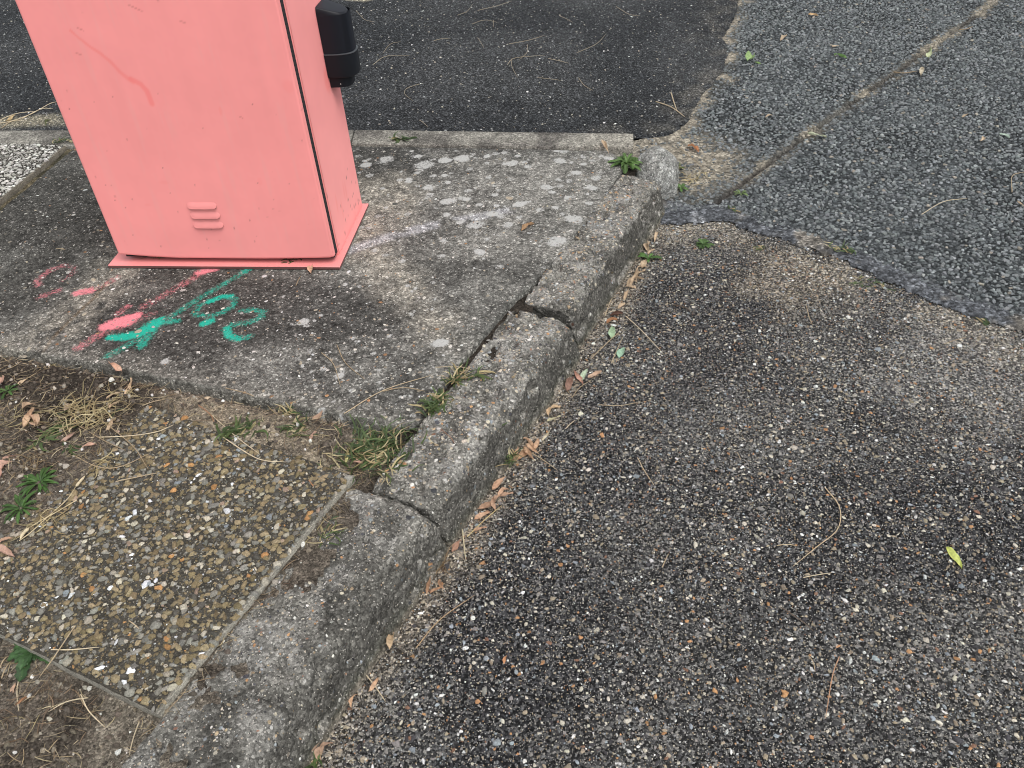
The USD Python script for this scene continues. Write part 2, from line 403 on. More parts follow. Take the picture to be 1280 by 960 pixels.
def road_col(p):
    s, d = SD(p)
    c = mixc((0.061, 0.0608, 0.0595), (0.031, 0.0315, 0.033), sm(ns(p, 3.2, 7), 0.35, 0.62))
    c = mixc(c, (0.122, 0.120, 0.115), 0.8 * sm(ns(p, 2.3, 8), 0.52, 0.70) * sm(p[:, 0], 0.35, 1.0))
    dust = sm(-d + 0.06 * (ns(p, 14, 9) - 0.5), 0.10, 0.005) * (0.5 + 0.5 * sm(ns(p, 7, 10), 0.35, 0.6))
    c = mixc(c, (0.185, 0.158, 0.125), 0.85 * dust)
    dl, _ = line_dist(p, edge_A)
    c = mixc(c, (0.19, 0.172, 0.142), 0.65 * sm(dl + 0.10 * (ns(p, 9, 11) - 0.5), 0.22, 0.02) * sm(ns(p, 8, 12), 0.42, 0.58))
    ds, _ = line_dist(p, sand_A)
    return mixc(c, (0.22, 0.19, 0.15), 0.5 * sm(ds + 0.22 * (ns(p, 11, 13) - 0.5), 0.15, 0.0))


road = holder("road", kind="structure", label="worn road surface with exposed mixed aggregate beside the kerb")
v, f, p, d = sheet((-1.5, 2.9, 0.0, 2.6), 0.012, road_depth, lambda p, d: road_z(p) + np.clip(d, -0.02, 0) * 0.6)
obj("aggregate_surface", v, f, M_road, road, smooth=True, col=road_col(p))

PAL_ROAD = [(7, (0.52, 0.52, 0.50)), (13, (0.43, 0.40, 0.33)), (18, (0.26, 0.22, 0.16)), (4.5, (0.34, 0.19, 0.095)), (3, (0.19, 0.11, 0.075)), (9, (0.22, 0.245, 0.26)), (22, (0.20, 0.19, 0.175)), (19, (0.050, 0.048, 0.050))]
p = scatter((-1.0, 2.5, 0.3, 2.6), 0.0125)
p = p[(road_depth(p) > 0.02) & (SD(p)[1] < 0.0)]
P = np.column_stack([p, road_z(p)]); P = P[in_frame(P, 60)]
P = P[rng.random(len(P)) < 0.90 - 0.45 * sm(ns(P, 6, 14), 0.45, 0.62)]
n = len(P)
a = 0.0019 + 0.0036 * rng.random(n) ** 2.2
a[rng.random(n) < 0.06] *= 1.5
V, F = stones(P, a, rng.uniform(0.45, 0.95, n), a * rng.uniform(0.3, 0.55, n), rng.uniform(0, 6.28, n), jit=0.24)
lay(road, V, F, palette(n, PAL_ROAD), a, P, M_stone, "pebble", "small_pebbles")
p = scatter((-1.0, 2.5, 0.3, 2.6), 0.0100, 0.5)
p = p[(road_depth(p) > 0.01) & (SD(p)[1] < 0.01)]
P = np.column_stack([p, road_z(p)]); P = P[in_frame(P, 40)]
n = len(P)
a = 0.0011 + 0.0016 * rng.random(n) ** 1.5
V, F = stones(P, a, rng.uniform(0.4, 0.95, n), a * rng.uniform(0.3, 0.6, n), rng.uniform(0, 6.28, n), "chip", tilt=0.15)
lay(road, V, F, palette(n, PAL_ROAD), a, P, M_chip, "grit", "grit", 0, smooth=False)

# ---- lane with grey chippings
def lane_depth(p):
    return poly_dist(p, poly_B) + 0.03 * (ns(p, 16, 21) - 0.5) + 0.012 * (ns(p, 60, 22) - 0.5)


def lane_z(p):
    dg, _ = line_dist(p, groove)
    return 0.006 + 0.006 * (ns(p, 4, 23) - 0.5) + 0.004 * (ns(p, 40, 24) - 0.5) - 0.010 * sm(dg, 0.012, 0.003)


def lane_sand(p):
    dg, tg = line_dist(p, groove); dc, _ = line_dist(p, edge_C)
    a = sm(dg + 0.05 * (ns(p, 18, 25) - 0.5), 0.050, 0.012) * (0.25 + 0.75 * sm(ns(p, 6, 26), 0.42, 0.56)) * sm(tg, 0.05, 0.25)
    b = sm(dc + 0.16 * (ns(p, 11, 27, 4) - 0.5), 0.085, 0.025) * (0.15 + 0.85 * sm(ns(p, 9, 28), 0.42, 0.55))
    c = sm(np.hypot(*(p - U(835, 205)[:2]).T) + 0.12 * (ns(p, 10, 29) - 0.5), 0.36, 0.16) * (0.55 + 0.45 * sm(ns(p, 14, 34), 0.40, 0.55))
    return np.clip(np.maximum(np.maximum(a, b), c), 0, 1)


def lane_col(p):
    c = mixc((0.052, 0.057, 0.059), (0.030, 0.033, 0.034), sm(ns(p, 4, 30), 0.35, 0.65))
    c = mixc(c, (0.255, 0.228, 0.180), 0.9 * lane_sand(p))
    dg, tg = line_dist(p, groove)
    return mixc(c, (0.045, 0.040, 0.036), 0.9 * sm(dg, 0.013, 0.006) * np.maximum(sm(tg, 0.30, 0.2), 0.7 * sm(ns(p, 5, 31), 0.45, 0.55)))


lane = holder("lane", kind="structure", label="lane surfaced with blue grey chippings, cut by a sandy joint")
v, f, p, d = sheet((0.3, 4.2, 1.5, 6.6), 0.012, lane_depth, lambda p, d: lane_z(p) + np.clip(d, -0.03, 0.0) * 0.8)
obj("chipping_surface", v, f, M_lane, lane, smooth=True, col=lane_col(p))
PAL_LANE = [(34, (0.130, 0.141, 0.142)), (24, (0.096, 0.105, 0.107)), (26, (0.168, 0.180, 0.181)), (10, (0.055, 0.061, 0.063)), (6, (0.23, 0.243, 0.24)), (2, (0.24, 0.22, 0.185))]
p = scatter((0.4, 3.6, 1.5, 6.0), 0.0126)
p = p[lane_depth(p) > 0.012]
dg, _ = line_dist(p, groove)
p = p[(rng.random(len(p)) > 0.85 * lane_sand(p)) & (dg > 0.014)]
P = np.column_stack([p, lane_z(p)]); P = P[in_frame(P, 50)]
P = P[rng.random(len(P)) < 0.9 - 0.25 * sm(ns(P, 7, 32), 0.5, 0.65)]
n = len(P)
a = rng.uniform(0.0040, 0.0092, n)
V, F = stones(P, a, rng.uniform(0.55, 0.95, n), a * rng.uniform(0.28, 0.55, n), rng.uniform(0, 6.28, n), "chip", tilt=0.15)
lay(lane, V, F, palette(n, PAL_LANE), a, P, M_chip, "chipping", "chippings", smooth=False)

# ---- tar strip between the road and the lane
def tar_depth(p):
    dl, t = line_dist(p, tar_mid)
    return 0.040 - dl + 0.026 * (ns(p, 15, 41) - 0.5) + 0.040 * (ns(p, 55, 42, 4) - 0.5) + 0.040 * sm(t, 0.28, 0.0)


v, f, p, d = sheet((0.2, 1.7, 1.6, 2.9), 0.006, tar_depth, lambda p, d: 0.0055 + 0.003 * (ns(p, 30, 43) - 0.5) + 0.004 * (ns(p, 110, 46) - 0.5) + np.clip(d, -0.02, 0.008) * 0.32)
c = mixc((0.066, 0.070, 0.076), (0.17, 0.176, 0.184), sm(ns(p, 26, 44), 0.5, 0.68) * (0.35 + 0.65 * sm(p[:, 0], 0.95, 0.6)))
obj("tar_strip", v, f, M_tar, smooth=True, col=mixc(c, (0.22, 0.19, 0.145), 0.45 * sm(ns(p, 12, 45), 0.60, 0.72)), kind="structure", label="smooth blue grey tar strip sealing the road joint")

# ---- dark asphalt behind the edging
def asph_depth(p):
    return poly_dist(p, poly_C) + 0.050 * (ns(p, 12, 51) - 0.5) + 0.045 * (ns(p, 45, 52) - 0.5)


def asph_z(p):
    de, _ = line_dist(p, edge_C)
    return 0.010 + 0.104 * sm(de, 0.0, 0.85) * sm(p[:, 0], 1.0, 0.3) + 0.004 * (ns(p, 4, 53) - 0.5) + 0.003 * (ns(p, 50, 54) - 0.5)


def asph_col(p):
    c = mixc((0.022, 0.0235, 0.0250), (0.037, 0.0385, 0.0395), sm(ns(p, 3, 55), 0.38, 0.62))
    de, _ = line_dist(p, edge_C)
    c = mixc(c, (0.085, 0.080, 0.070), 0.6 * sm(de + 0.20 * (ns(p, 7, 59) - 0.5), 0.22, 0.0) * sm(ns(p, 16, 60), 0.42, 0.6))
    dl, _ = line_dist(p, K(np.array([1.55, 1.68, 1.73]), np.array([2.7, 2.43, 2.2])))
    c = mixc(c, (0.25, 0.225, 0.165), 0.7 * sm(dl + 0.06 * (ns(p, 12, 56) - 0.5), 0.09, 0.02) * sm(ns(p, 9, 57), 0.35, 0.5))
    dp = np.hypot(*(p - U(452, -6, 0.1)[:2]).T)
    return mixc(c, (0.42, 0.37, 0.27), sm(dp + 0.10 * (ns(p, 9, 58) - 0.5), 0.16, 0.12))


drive = holder("asphalt", kind="structure", label="dark fine asphalt behind the concrete edging")
v, f, p, d = sheet((-4.6, 1.6, 2.7, 7.2), 0.018, asph_depth, lambda p, d: asph_z(p) + np.clip(d, -0.03, 0.0) * 0.8)
obj("asphalt_surface", v, f, M_asphalt, drive, smooth=True, col=asph_col(p))
PAL_SPECK = [(30, (0.27, 0.275, 0.27)), (45, (0.15, 0.155, 0.157)), (17, (0.36, 0.33, 0.27)), (6, (0.55, 0.55, 0.53))]
p = scatter((-4.0, 1.4, 2.8, 6.4), 0.048)
p = p[asph_depth(p) > 0.02]
P = np.column_stack([p, asph_z(p)]); P = P[in_frame(P, 30)]
n = len(P); a = rng.uniform(0.0025, 0.0055, n)
V, F = stones(P, a, rng.uniform(0.5, 0.9, n), a * 0.4, rng.uniform(0, 6.28, n), "chip", tilt=0.15)
lay(drive, V, F, palette(n, PAL_SPECK), a, P, M_chip, "chip", "pale_chips", n_single=0, smooth=False)

# ------------------------------------------------------------------ soil verge
SLAB = (-0.142, 0.452, 0.219, 0.815)             # washed gravel slab: s0, s1, d0, d1
SLAB_Z = 0.126
pad_sd = np.array([(0.640, 0.172), (0.615, 0.232), (0.579, 0.52), (0.540, 0.86), (0.520, 1.06), (0.473, 1.354), (0.42, 1.80), (0.40, 1.92), (1.02, 2.025), (1.472, 2.165), (1.62, 1.79), (1.842, 1.15), (1.972, 0.73), (2.115, 0.27), (2.06, 0.175), (1.79, 0.150), (1.388, 0.151), (1.25, 0.160), (1.19, 0.178), (1.058, 0.183), (0.877, 0.187), (0.70, 0.177)])
pad_xy = K(pad_sd[:, 0], pad_sd[:, 1])


def soil_z(p):
    s, d = SD(p)
    z = 0.106 + 0.013 * (ns(p, 9, 61) - 0.5) + 0.009 * (ns(p, 40, 62) - 0.5)
    over_top = sm(s + 0.10 * (ns(p, 8, 63) - 0.5), 0.36, 0.47) * sm(d, 0.25, 0.36)
    over_left = sm(d + 0.07 * (ns(p, 9, 64) - 0.5) - 0.28 * np.clip(s, 0, 0.5), 0.62, 0.72)
    over_left = over_left * sm(s, -0.09, 0.02)
    z = z + 0.022 * np.maximum(over_top, over_left)
    z = z - 0.02 * sm(d, 0.205, 0.17) * sm(s, 0.42, 0.5) + 0.008 * sm(d, 0.235, 0.222) * sm(s, 0.44, 0.40)
    dp = poly_dist(p, pad_xy)
    z = z - 0.030 * sm(dp, -0.02, 0.01) - 0.012 * sm(dp, -0.05, -0.01)
    return z - 0.006 * sm(s, -0.12, -0.16) * sm(d, 0.9, 0.3)


def soil_col(p):
    s, d = SD(p)
    c = mixc((0.150, 0.128, 0.102), (0.082, 0.069, 0.055), sm(ns(p, 7, 65), 0.42, 0.62))
    sand = sm(np.minimum(np.hypot((s - 0.50) / 0.09, (d - 0.60) / 0.26), np.hypot((s - 0.42) / 0.07, (d - 0.31) / 0.10)) + 0.5 * (ns(p, 14, 66) - 0.5), 1.05, 0.65)
    c = mixc(c, (0.30, 0.255, 0.190), 0.9 * sand)
    pale = sm(ns(p, 5, 67), 0.46, 0.60) * sm(s, 0.15, -0.05)
    c = mixc(c, (0.245, 0.215, 0.170), 0.75 * pale)
    return mixc(c, (0.042, 0.035, 0.028), 0.85 * sm(np.hypot((s - 0.42) / 0.17, (d - 1.02) / 0.30) + 0.9 * (ns(p, 11, 69) - 0.5), 1.2, 0.5))


soil_poly = K(np.array([0.66, 0.60, 0.46, 0.40, 0.30, -1.3, -1.3, 0.45]), np.array([0.165, 0.60, 1.70, 2.2, 2.8, 2.8, 0.10, 0.15]))
v, f, p, d = sheet((-3.3, -0.1, -0.4, 3.2), 0.010, lambda p: poly_dist(p, soil_poly), lambda p, d: soil_z(p))
obj("soil", v, f, M_soil, smooth=True, col=soil_col(p), kind="structure", label="bare brown soil verge with sandy patches")

# crumbs of earth and bits of straw on the soil
p = scatter((-2.4, -0.2, 0.4, 2.6), 0.0115)
s, d = SD(p)
ok = (poly_dist(p, soil_poly) > 0.03) & (poly_dist(p, pad_xy) < -0.01) & ~((s > SLAB[0] - 0.004) & (s < SLAB[1] + 0.01) & (d > SLAB[2]) & (d < SLAB[3]) & (soil_z(p) < SLAB_Z + 0.001)) & (d > 0.19)
P = np.column_stack([p, soil_z(p)])[ok]; P = P[in_frame(P, 40)]
n = len(P); a = 0.0012 + 0.0065 * rng.random(n) ** 3.5
V, F = stones(P, a, rng.uniform(0.6, 1, n), a * rng.uniform(0.5, 0.9, n), rng.uniform(0, 6.28, n), "chip", tilt=0.2)
lay("/World", V, F, palette(n, [(50, (0.09, 0.075, 0.06)), (25, (0.17, 0.145, 0.11)), (12, (0.05, 0.043, 0.036)), (7, (0.33, 0.30, 0.25)), (3, (0.55, 0.54, 0.5))]), a, P, M_stone, "crumb", "earth_crumbs", n_single=0)


def sticks(P, length, rot, r, bend):
    """Many thin bent straws as three-sided tubes, four rings each."""
    n = len(P); t = np.linspace(-0.5, 0.5, 4)
    along = np.stack([np.cos(rot), np.sin(rot), np.zeros(n)], -1); side = np.stack([-np.sin(rot), np.cos(rot), np.zeros(n)], -1)
    cen = P[:, None] + along[:, None] * (t * 1.0)[None, :, None] * length[:, None, None] + side[:, None] * ((t ** 2 - 0.1) * 1.0)[None, :, None] * (bend * length)[:, None, None]
    cen[..., 2] += rng.uniform(0, 0.004, (n, 1)) + (t * rng.normal(0, 0.12, (n, 1))) * length[:, None]
    a = np.array([0, 2.1, 4.2]); off = np.cos(a)[None, None, :, None] * side[:, None, None] + np.sin(a)[None, None, :, None] * np.array([0, 0, 1.0])
    V = (cen[:, :, None] + off * (r[:, None] * np.array([0.6, 1, 1, 0.5]))[:, :, None, None]).reshape(n, 12, 3)
    F = [[q * 3 + i, q * 3 + (i + 1) % 3, q * 3 + 3 + (i + 1) % 3] for q in range(3) for i in range(3)] + [[q * 3 + i, q * 3 + 3 + (i + 1) % 3, q * 3 + 3 + i] for q in range(3) for i in range(3)]
    return V, np.array(F)


sel = P[rng.random(n) < 0.20 + 0.45 * (ns(P, 6, 68) > 0.50)]
n = len(sel)
V, F = sticks(sel + [0, 0, 0.001], rng.uniform(0.008, 0.045, n), rng.uniform(0, 6.28, n), rng.uniform(0.0003, 0.0009, n), rng.normal(0, 0.3, n))
lay("/World", V, F, palette(n, [(40, (0.32, 0.25, 0.15)), (30, (0.20, 0.14, 0.085)), (20, (0.42, 0.35, 0.22)), (15, (0.07, 0.05, 0.035))]), np.ones(n), sel, M_straw, "straw", "straw_litter", n_single=0)

# ------------------------------------------------------------------ kerb
kerb = holder("kerb", kind="structure", label="old concrete kerb of cracked rounded stones along the road")
PAL_KERB = [(13, (0.46, 0.445, 0.41)), (18, (0.38, 0.34, 0.27)), (12, (0.30, 0.235, 0.155)), (4, (0.36, 0.21, 0.11)), (3, (0.21, 0.12, 0.085)), (9, (0.24, 0.26, 0.27)), (26, (0.24, 0.23, 0.21)), (10, (0.06, 0.06, 0.065))]
kerb_pebbles = []


def kerb_stone(s0, s1, front0, front1, back, ztop, radius, seed, jag=0.010, end_round=0.03, back_slope=0.0, batter=0.02):
    ms = int((s1 - s0) / 0.0055) + 2
    # profile from the back's foot over the top to the front's foot: (d from the front foot as a fraction of the width, z)
    prof = [(1.0, z) for z in np.linspace(-0.02, ztop - 0.010, 10)] + [(1.0, ztop - 0.004)]
    W = back
    nt = 26
    for i in range(nt):
        prof.append((1.0 - (i + 0.3) / nt * (1 - (batter + radius) / W), ztop - 0.001 - back_slope * (1 - i / nt)))
    for i in range(1, 13):
        t = i / 12 * (math.pi / 2 - 0.10)
        prof.append(((batter + radius - radius * math.sin(t)) / W, ztop - radius * (1 - math.cos(t))))
    z1, d1 = prof[-1][1], prof[-1][0]
    for i in range(1, 22):
        prof.append((d1 * (1 - i / 18), z1 + (-0.0 - z1) * i / 18))
    prof = np.array(prof); nv = len(prof)
    ss = np.linspace(0, 1, ms)
    S = np.repeat((s0 + (s1 - s0) * ss)[:, None], nv, 1)
    fr = (front0 + (front1 - front0) * ss + 0.010 * (meshkit.noise(np.stack([ss * 4, 0 * ss, 0 * ss + seed], -1), seed) - 0.5))[:, None]
    D = fr + prof[None, :, 0] * (back - fr)
    Z = np.repeat(prof[None, :, 1], ms, 0)
    # worn ends: drop and draw in near the two ends, ragged joint faces
    e = np.minimum(S - s0, s1 - S); k = 1 - sm(e, 0, end_round)
    up = np.clip(Z / ztop, 0, 1)
    Z = Z - k ** 2 * end_round * 0.45 * up
    D = D + k ** 2 * end_round * 0.45 * (1 - prof[None, :, 0]) * (0.4 + 0.6 * up)
    p3 = np.concatenate([K(S, D), Z[..., None]], -1)
    rag = (ns(p3, 28, seed + 3) - 0.5) * 2 * jag + (ns(p3, 90, seed + 4) - 0.5) * jag * 0.8
    S = S + rag * np.exp(-e / 0.02)
    p3 = np.concatenate([K(S, D), Z[..., None]], -1)
    v = p3.reshape(-1, 3); f = gridf(ms, nv)
    nr = vnormals(v, np.vstack([f[:, [0, 1, 2]], f[:, [0, 2, 3]]]))
    if nr[nv // 2 + (ms // 2) * nv, 2] < 0:
        nr = -nr; f = f[:, ::-1]
    amp = 0.009 * (ns(v, 14, seed + 5) - 0.5) + 0.008 * (ns(v, 60, seed + 6, 3) - 0.5) - 0.012 * sm(ns(v, 30, seed + 7), 0.60, 0.74)
    v = v + nr * amp[:, None]
    tri = np.vstack([f[:, [0, 1, 2]], f[:, [0, 2, 3]]])
    for row, flip in ((0, False), (ms - 1, True)):            # the joint faces
        idx = row * nv + np.arange(nv); c = len(v)
        cen = v[idx].mean(0); v = np.vstack([v, cen])
        fan = np.array([[idx[i], idx[i + 1], c] for i in range(nv - 1)] + [[idx[-1], idx[0], c]])
        tri = np.vstack([tri, fan[:, ::-1] if flip else fan])
    n3 = vnormals(v, tri)
    s, d = SD(v)
    c = mixc((0.190, 0.183, 0.162), (0.112, 0.108, 0.096), sm(ns(v, 10, seed + 8), 0.40, 0.62))
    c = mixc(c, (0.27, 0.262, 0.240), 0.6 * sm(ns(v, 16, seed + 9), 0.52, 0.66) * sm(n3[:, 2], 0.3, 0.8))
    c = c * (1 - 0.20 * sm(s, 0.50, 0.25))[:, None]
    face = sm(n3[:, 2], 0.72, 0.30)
    c = mixc(c, (0.078, 0.075, 0.067), 0.80 * face)                       # dirt on the upright face, darkened further to paint its shade
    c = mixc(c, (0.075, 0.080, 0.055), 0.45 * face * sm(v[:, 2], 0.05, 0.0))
    c = mixc(c, (0.21, 0.182, 0.145), 0.55 * sm(v[:, 2], 0.018, 0.004))
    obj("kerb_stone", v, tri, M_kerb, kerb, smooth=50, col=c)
    up = np.where((n3[:, 2] > -0.1) & (v[:, 2] > 0.015))[0]
    w = np.clip(n3[up, 2], 0.06, 1) ** 1.6
    pick = rng.choice(up, min(len(up) // 6, int(2400 * (s1 - s0))), replace=False, p=w / w.sum())
    kerb_pebbles.append((v[pick], n3[pick]))


kerb_stone(-1.25, 0.440, 0.000, -0.012, 0.214, 0.115, 0.060, 101, jag=0.008, end_round=0.026, back_slope=-0.001)
kerb_stone(0.446, 1.152, -0.014, -0.026, 0.170, 0.122, 0.044, 201, jag=0.010, end_round=0.028)
kerb_stone(1.184, 1.966, -0.008, 0.004, 0.158, 0.126, 0.036, 301, jag=0.010, end_round=0.030)
P = np.vstack([k[0] for k in kerb_pebbles]); N = np.vstack([k[1] for k in kerb_pebbles])
ok = in_frame(P, 30); P, N = P[ok], N[ok]
n = len(P)
a = 0.0016 + 0.0040 * rng.random(n) ** 2.6; a[rng.random(n) < 0.05] *= 1.5
a = a * (1 - 0.28 * sm(SD(P)[0], 0.5, 0.3))
V, F = stones(P, a, rng.uniform(0.55, 0.95, n), a * 0.16, rng.uniform(0, 6.28, n), Nrm=N)
pc = palette(n, PAL_KERB) * np.where(N[:, 2:] < 0.45, 0.38, 1.0)             # stones on the upright face darkened alike, for dirt and painted shade
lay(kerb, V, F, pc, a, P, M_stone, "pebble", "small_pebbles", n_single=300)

# broken rounded end of the kerb
import trimesh
ico = trimesh.creation.icosphere(4)
v = np.array(ico.vertices)
v = np.sign(v) * np.abs(v) ** 0.80
v = v * [0.091, 0.072, 0.108]
v = v + (ns(v, 14, 401)[:, None] - 0.5) * np.array([0.030, 0.026, 0.020]) + 0.002 * (ns(v, 70, 402)[:, None] - 0.5)
v[:, 2] -= 0.30 * np.clip(-v[:, 1] - 0.01, 0, 1) + 0.10 * np.clip(v[:, 0], 0, 1)       # slopes down to the road
xy = K(v[:, 0] + 2.110, v[:, 1] + 0.088)
v = np.column_stack([xy, v[:, 2] + 0.046])
obj("kerb_stone", v, ico.faces, M_kerb, kerb, smooth=True, col=mixc((0.31, 0.312, 0.295), (0.21, 0.21, 0.195), sm(ns(v, 30, 403), 0.4, 0.6)), label="rounded grey broken end stone of the kerb")

# ------------------------------------------------------------------ concrete pad
def pad_z(p):
    s, d = SD(p)
    return 0.125 + 0.005 * (ns(p, 6, 71) - 0.5) + 0.0022 * (ns(p, 50, 72) - 0.5) - 0.006 * sm(d, 0.35, 0.17) * sm(s, 1.3, 0.7) - 0.004 * sm(s, 1.7, 2.1)


def pp(pts, z=PAVE):
    return plan(pts, z)


def stroke(p, pts, w, strength, taper=None):
    dl, t = line_dist(p, pp(pts))
    ww = w * (1 if taper is None else np.interp(t, np.linspace(0, 1, len(taper)), taper))
    return strength * sm(dl, ww * 1.55, ww * 0.30)


_bn = {}


def BLOB_N(p):
    if id(p) not in _bn:
        _bn[id(p)] = (ns(p, 38, 90, 3), p)
    return _bn[id(p)][0]


def blob(p, c, rx, ry=None, strength=1.0, rot=0.0):
    q = p - U(*c, PAVE)[:2]; ry = ry or rx
    c_, s_ = math.cos(rot), math.sin(rot)
    return strength * sm(np.hypot((q[:, 0] * c_ + q[:, 1] * s_) / rx, (-q[:, 0] * s_ + q[:, 1] * c_) / ry) + 0.9 * (BLOB_N(p) - 0.5), 1.2, 0.6)


MX = lambda *m: np.clip(np.max(m, axis=0), 0, 1)


def pad_paint(p):
    pink = MX(stroke(p, [(270, 335), (252, 341), (232, 353), (200, 372), (180, 383)], 0.020, 0.55), stroke(p, [(270, 335), (250, 340)], 0.020, 0.95),
              stroke(p, [(170, 395), (158, 401), (147, 404), (133, 408)], 0.036, 1.0, [0.6, 1, 1.0, 0.7]), stroke(p, [(150, 402), (128, 416), (112, 426), (97, 435)], 0.020, 0.60),
              stroke(p, [(80, 331), (62, 338), (46, 350), (48, 356)], 0.017, 0.58), stroke(p, [(80, 331), (94, 334), (90, 343), (78, 350)], 0.015, 0.45), stroke(p, [(72, 363), (50, 371)], 0.018, 0.58),
              stroke(p, [(113, 363), (98, 366)], 0.022, 0.85), stroke(p, [(145, 347), (128, 358)], 0.020, 0.5), stroke(p, [(160, 383), (148, 392)], 0.018, 0.6), stroke(p, [(190, 392), (172, 400)], 0.02, 0.45))
    teal = MX(stroke(p, [(322, 328), (300, 343), (276, 357), (246, 375), (222, 391), (203, 403)], 0.017, 0.62), stroke(p, [(318, 331), (306, 339)], 0.018, 0.8),
              stroke(p, [(137, 422), (156, 421), (172, 418), (186, 410), (198, 402), (202, 398)], 0.022, 1.0, [0.7, 1, 1, 1.3, 1.2, 0.5]), stroke(p, [(222, 401), (203, 404), (188, 410)], 0.016, 0.68), stroke(p, [(188, 410), (172, 424), (150, 437), (133, 445)], 0.018, 0.62), stroke(p, [(190, 414), (176, 432)], 0.020, 0.72),
              stroke(p, [(243, 392), (250, 382), (266, 374), (284, 370), (294, 374), (291, 383), (278, 391), (262, 395), (246, 394)], 0.015, 0.66), stroke(p, [(262, 377), (276, 371), (288, 370)], 0.014, 0.95), stroke(p, [(254, 405), (264, 401)], 0.016, 0.98),
              stroke(p, [(302, 389), (316, 387), (329, 390), (326, 398), (308, 404), (290, 406), (282, 412), (286, 421), (300, 424), (312, 421)], 0.016, 0.64), stroke(p, [(284, 410), (285, 420), (300, 424)], 0.015, 0.9))
    # lichens: pale discs, most of them right of the cabinet
    r = np.random.default_rng(5)
    m = [blob(p, (551, 428), 0.030, 0.020, 1.0), blob(p, (210, 382), 0.02, 0.012, 0.4)]
    for c, rr in [((457, 206), 0.030), ((484, 199), 0.045), ((530, 206), 0.05), ((555, 200), 0.035), ((578, 198), 0.045), ((535, 234), 0.028), ((537, 244), 0.022), ((560, 252), 0.035), ((583, 249), 0.022), ((615, 267), 0.026), ((627, 270), 0.024), ((635, 281), 0.024), ((649, 271), 0.018), ((683, 233), 0.030), ((718, 274), 0.045), ((697, 302), 0.045), ((575, 278), 0.022), ((594, 281), 0.040), ((555, 219), 0.018), ((512, 224), 0.022), ((642, 203), 0.03), ((660, 208), 0.022), ((700, 200), 0.035), ((740, 234), 0.03), ((600, 315), 0.03), ((380, 402), 0.024), ((404, 461), 0.016), ((206, 452), 0.018), ((424, 470), 0.02), ((745, 222), 0.03), ((720, 215), 0.025), ((650, 255), 0.03), ((675, 262), 0.02), ((690, 240), 0.02)]:
        m.append(blob(p, c, rr * 0.8, rr * 0.8 * r.uniform(0.7, 1.0), r.uniform(0.75, 1.0), r.uniform(0, 3)))
    for _ in range(190):
        m.append(blob(p, (r.uniform(440, 765), 186 + 150 * r.random() ** 1.5), r.uniform(0.004, 0.017), None, r.uniform(0.55, 0.95)))
    for _ in range(70):
        m.append(blob(p, (r.uniform(350, 560), r.uniform(340, 520)), r.uniform(0.004, 0.011), None, r.uniform(0.55, 0.9)))
    return np.stack([pink, teal, MX(*m)], -1)


def pad_col(p):
    s, d = SD(p)
    c = mixc((0.160, 0.157, 0.142), (0.100, 0.098, 0.089), sm(ns(p, 9, 73), 0.38, 0.62))
    left = sm(d + 0.25 * (ns(p, 5, 74) - 0.5), 0.62, 0.95)                     # black algae, thickest left of and before the cabinet
    c = mixc(c, (0.058, 0.056, 0.050), 0.85 * left * (0.55 + 0.45 * sm(ns(p, 6, 75), 0.35, 0.55)))
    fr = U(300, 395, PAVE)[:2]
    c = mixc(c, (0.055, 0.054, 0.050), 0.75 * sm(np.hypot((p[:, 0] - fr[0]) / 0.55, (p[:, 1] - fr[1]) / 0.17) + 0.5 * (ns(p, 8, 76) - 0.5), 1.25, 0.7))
    c = mixc(c, (0.070, 0.069, 0.064), 0.65 * sm(s + 0.2 * (ns(p, 7, 77) - 0.5), 1.62, 1.86) * sm(d, 0.35, 0.7))
    worn = pp([(440, 225), (500, 215), (535, 240), (520, 275), (480, 300), (530, 345), (575, 395), (590, 450), (530, 430), (480, 375), (440, 345), (425, 330)])
    dw = poly_dist(p, worn)
    c = mixc(c, (0.255, 0.238, 0.200), 0.90 * sm(dw + 0.10 * (ns(p, 9, 86) - 0.5), -0.05, 0.07) * (0.45 + 0.55 * sm(ns(p, 20, 78), 0.36, 0.54)))
    pale = pp([(540, 190), (770, 195), (770, 260), (700, 330), (600, 320), (560, 260)])
    c = mixc(c, (0.225, 0.218, 0.196), 0.70 * sm(poly_dist(p, pale) + 0.12 * (ns(p, 10, 87) - 0.5), -0.06, 0.08) * (0.35 + 0.65 * sm(ns(p, 24, 88), 0.38, 0.55)))
    dl, _ = line_dist(p, pp([(440, 312), (490, 295), (540, 282), (590, 272), (640, 262)]))
    c = mixc(c, (0.36, 0.36, 0.365), 0.75 * sm(dl + 0.02 * (ns(p, 25, 79) - 0.5), 0.035, 0.008) * sm(ns(p, 14, 80), 0.32, 0.5))
    dl, _ = line_dist(p, pp([(150, 330), (128, 365), (95, 390), (50, 425), (10, 440)]))
    c = mixc(c, (0.235, 0.220, 0.185), 0.75 * sm(dl + 0.10 * (ns(p, 13, 81) - 0.5), 0.13, 0.03) * sm(ns(p, 25, 82), 0.34, 0.5))
    dl, _ = line_dist(p, pp([(134, 352), (118, 372), (90, 398), (68, 420), (54, 440)]))
    c = mixc(c, (0.12, 0.085, 0.05), 0.6 * sm(dl, 0.008, 0.003))
    dl, _ = line_dist(p, K(np.array([0.60, 0.53, 0.43]), np.array([0.24, 0.95, 1.8])))
    return mixc(c, (0.20, 0.19, 0.165), 0.45 * sm(dl + 0.04 * (ns(p, 15, 83) - 0.5), 0.10, 0.02))


def pad_depth(p):
    return poly_dist(p, pad_xy) + 0.013 * (ns(p, 26, 84) - 0.5) + 0.006 * (ns(p, 90, 85) - 0.5)


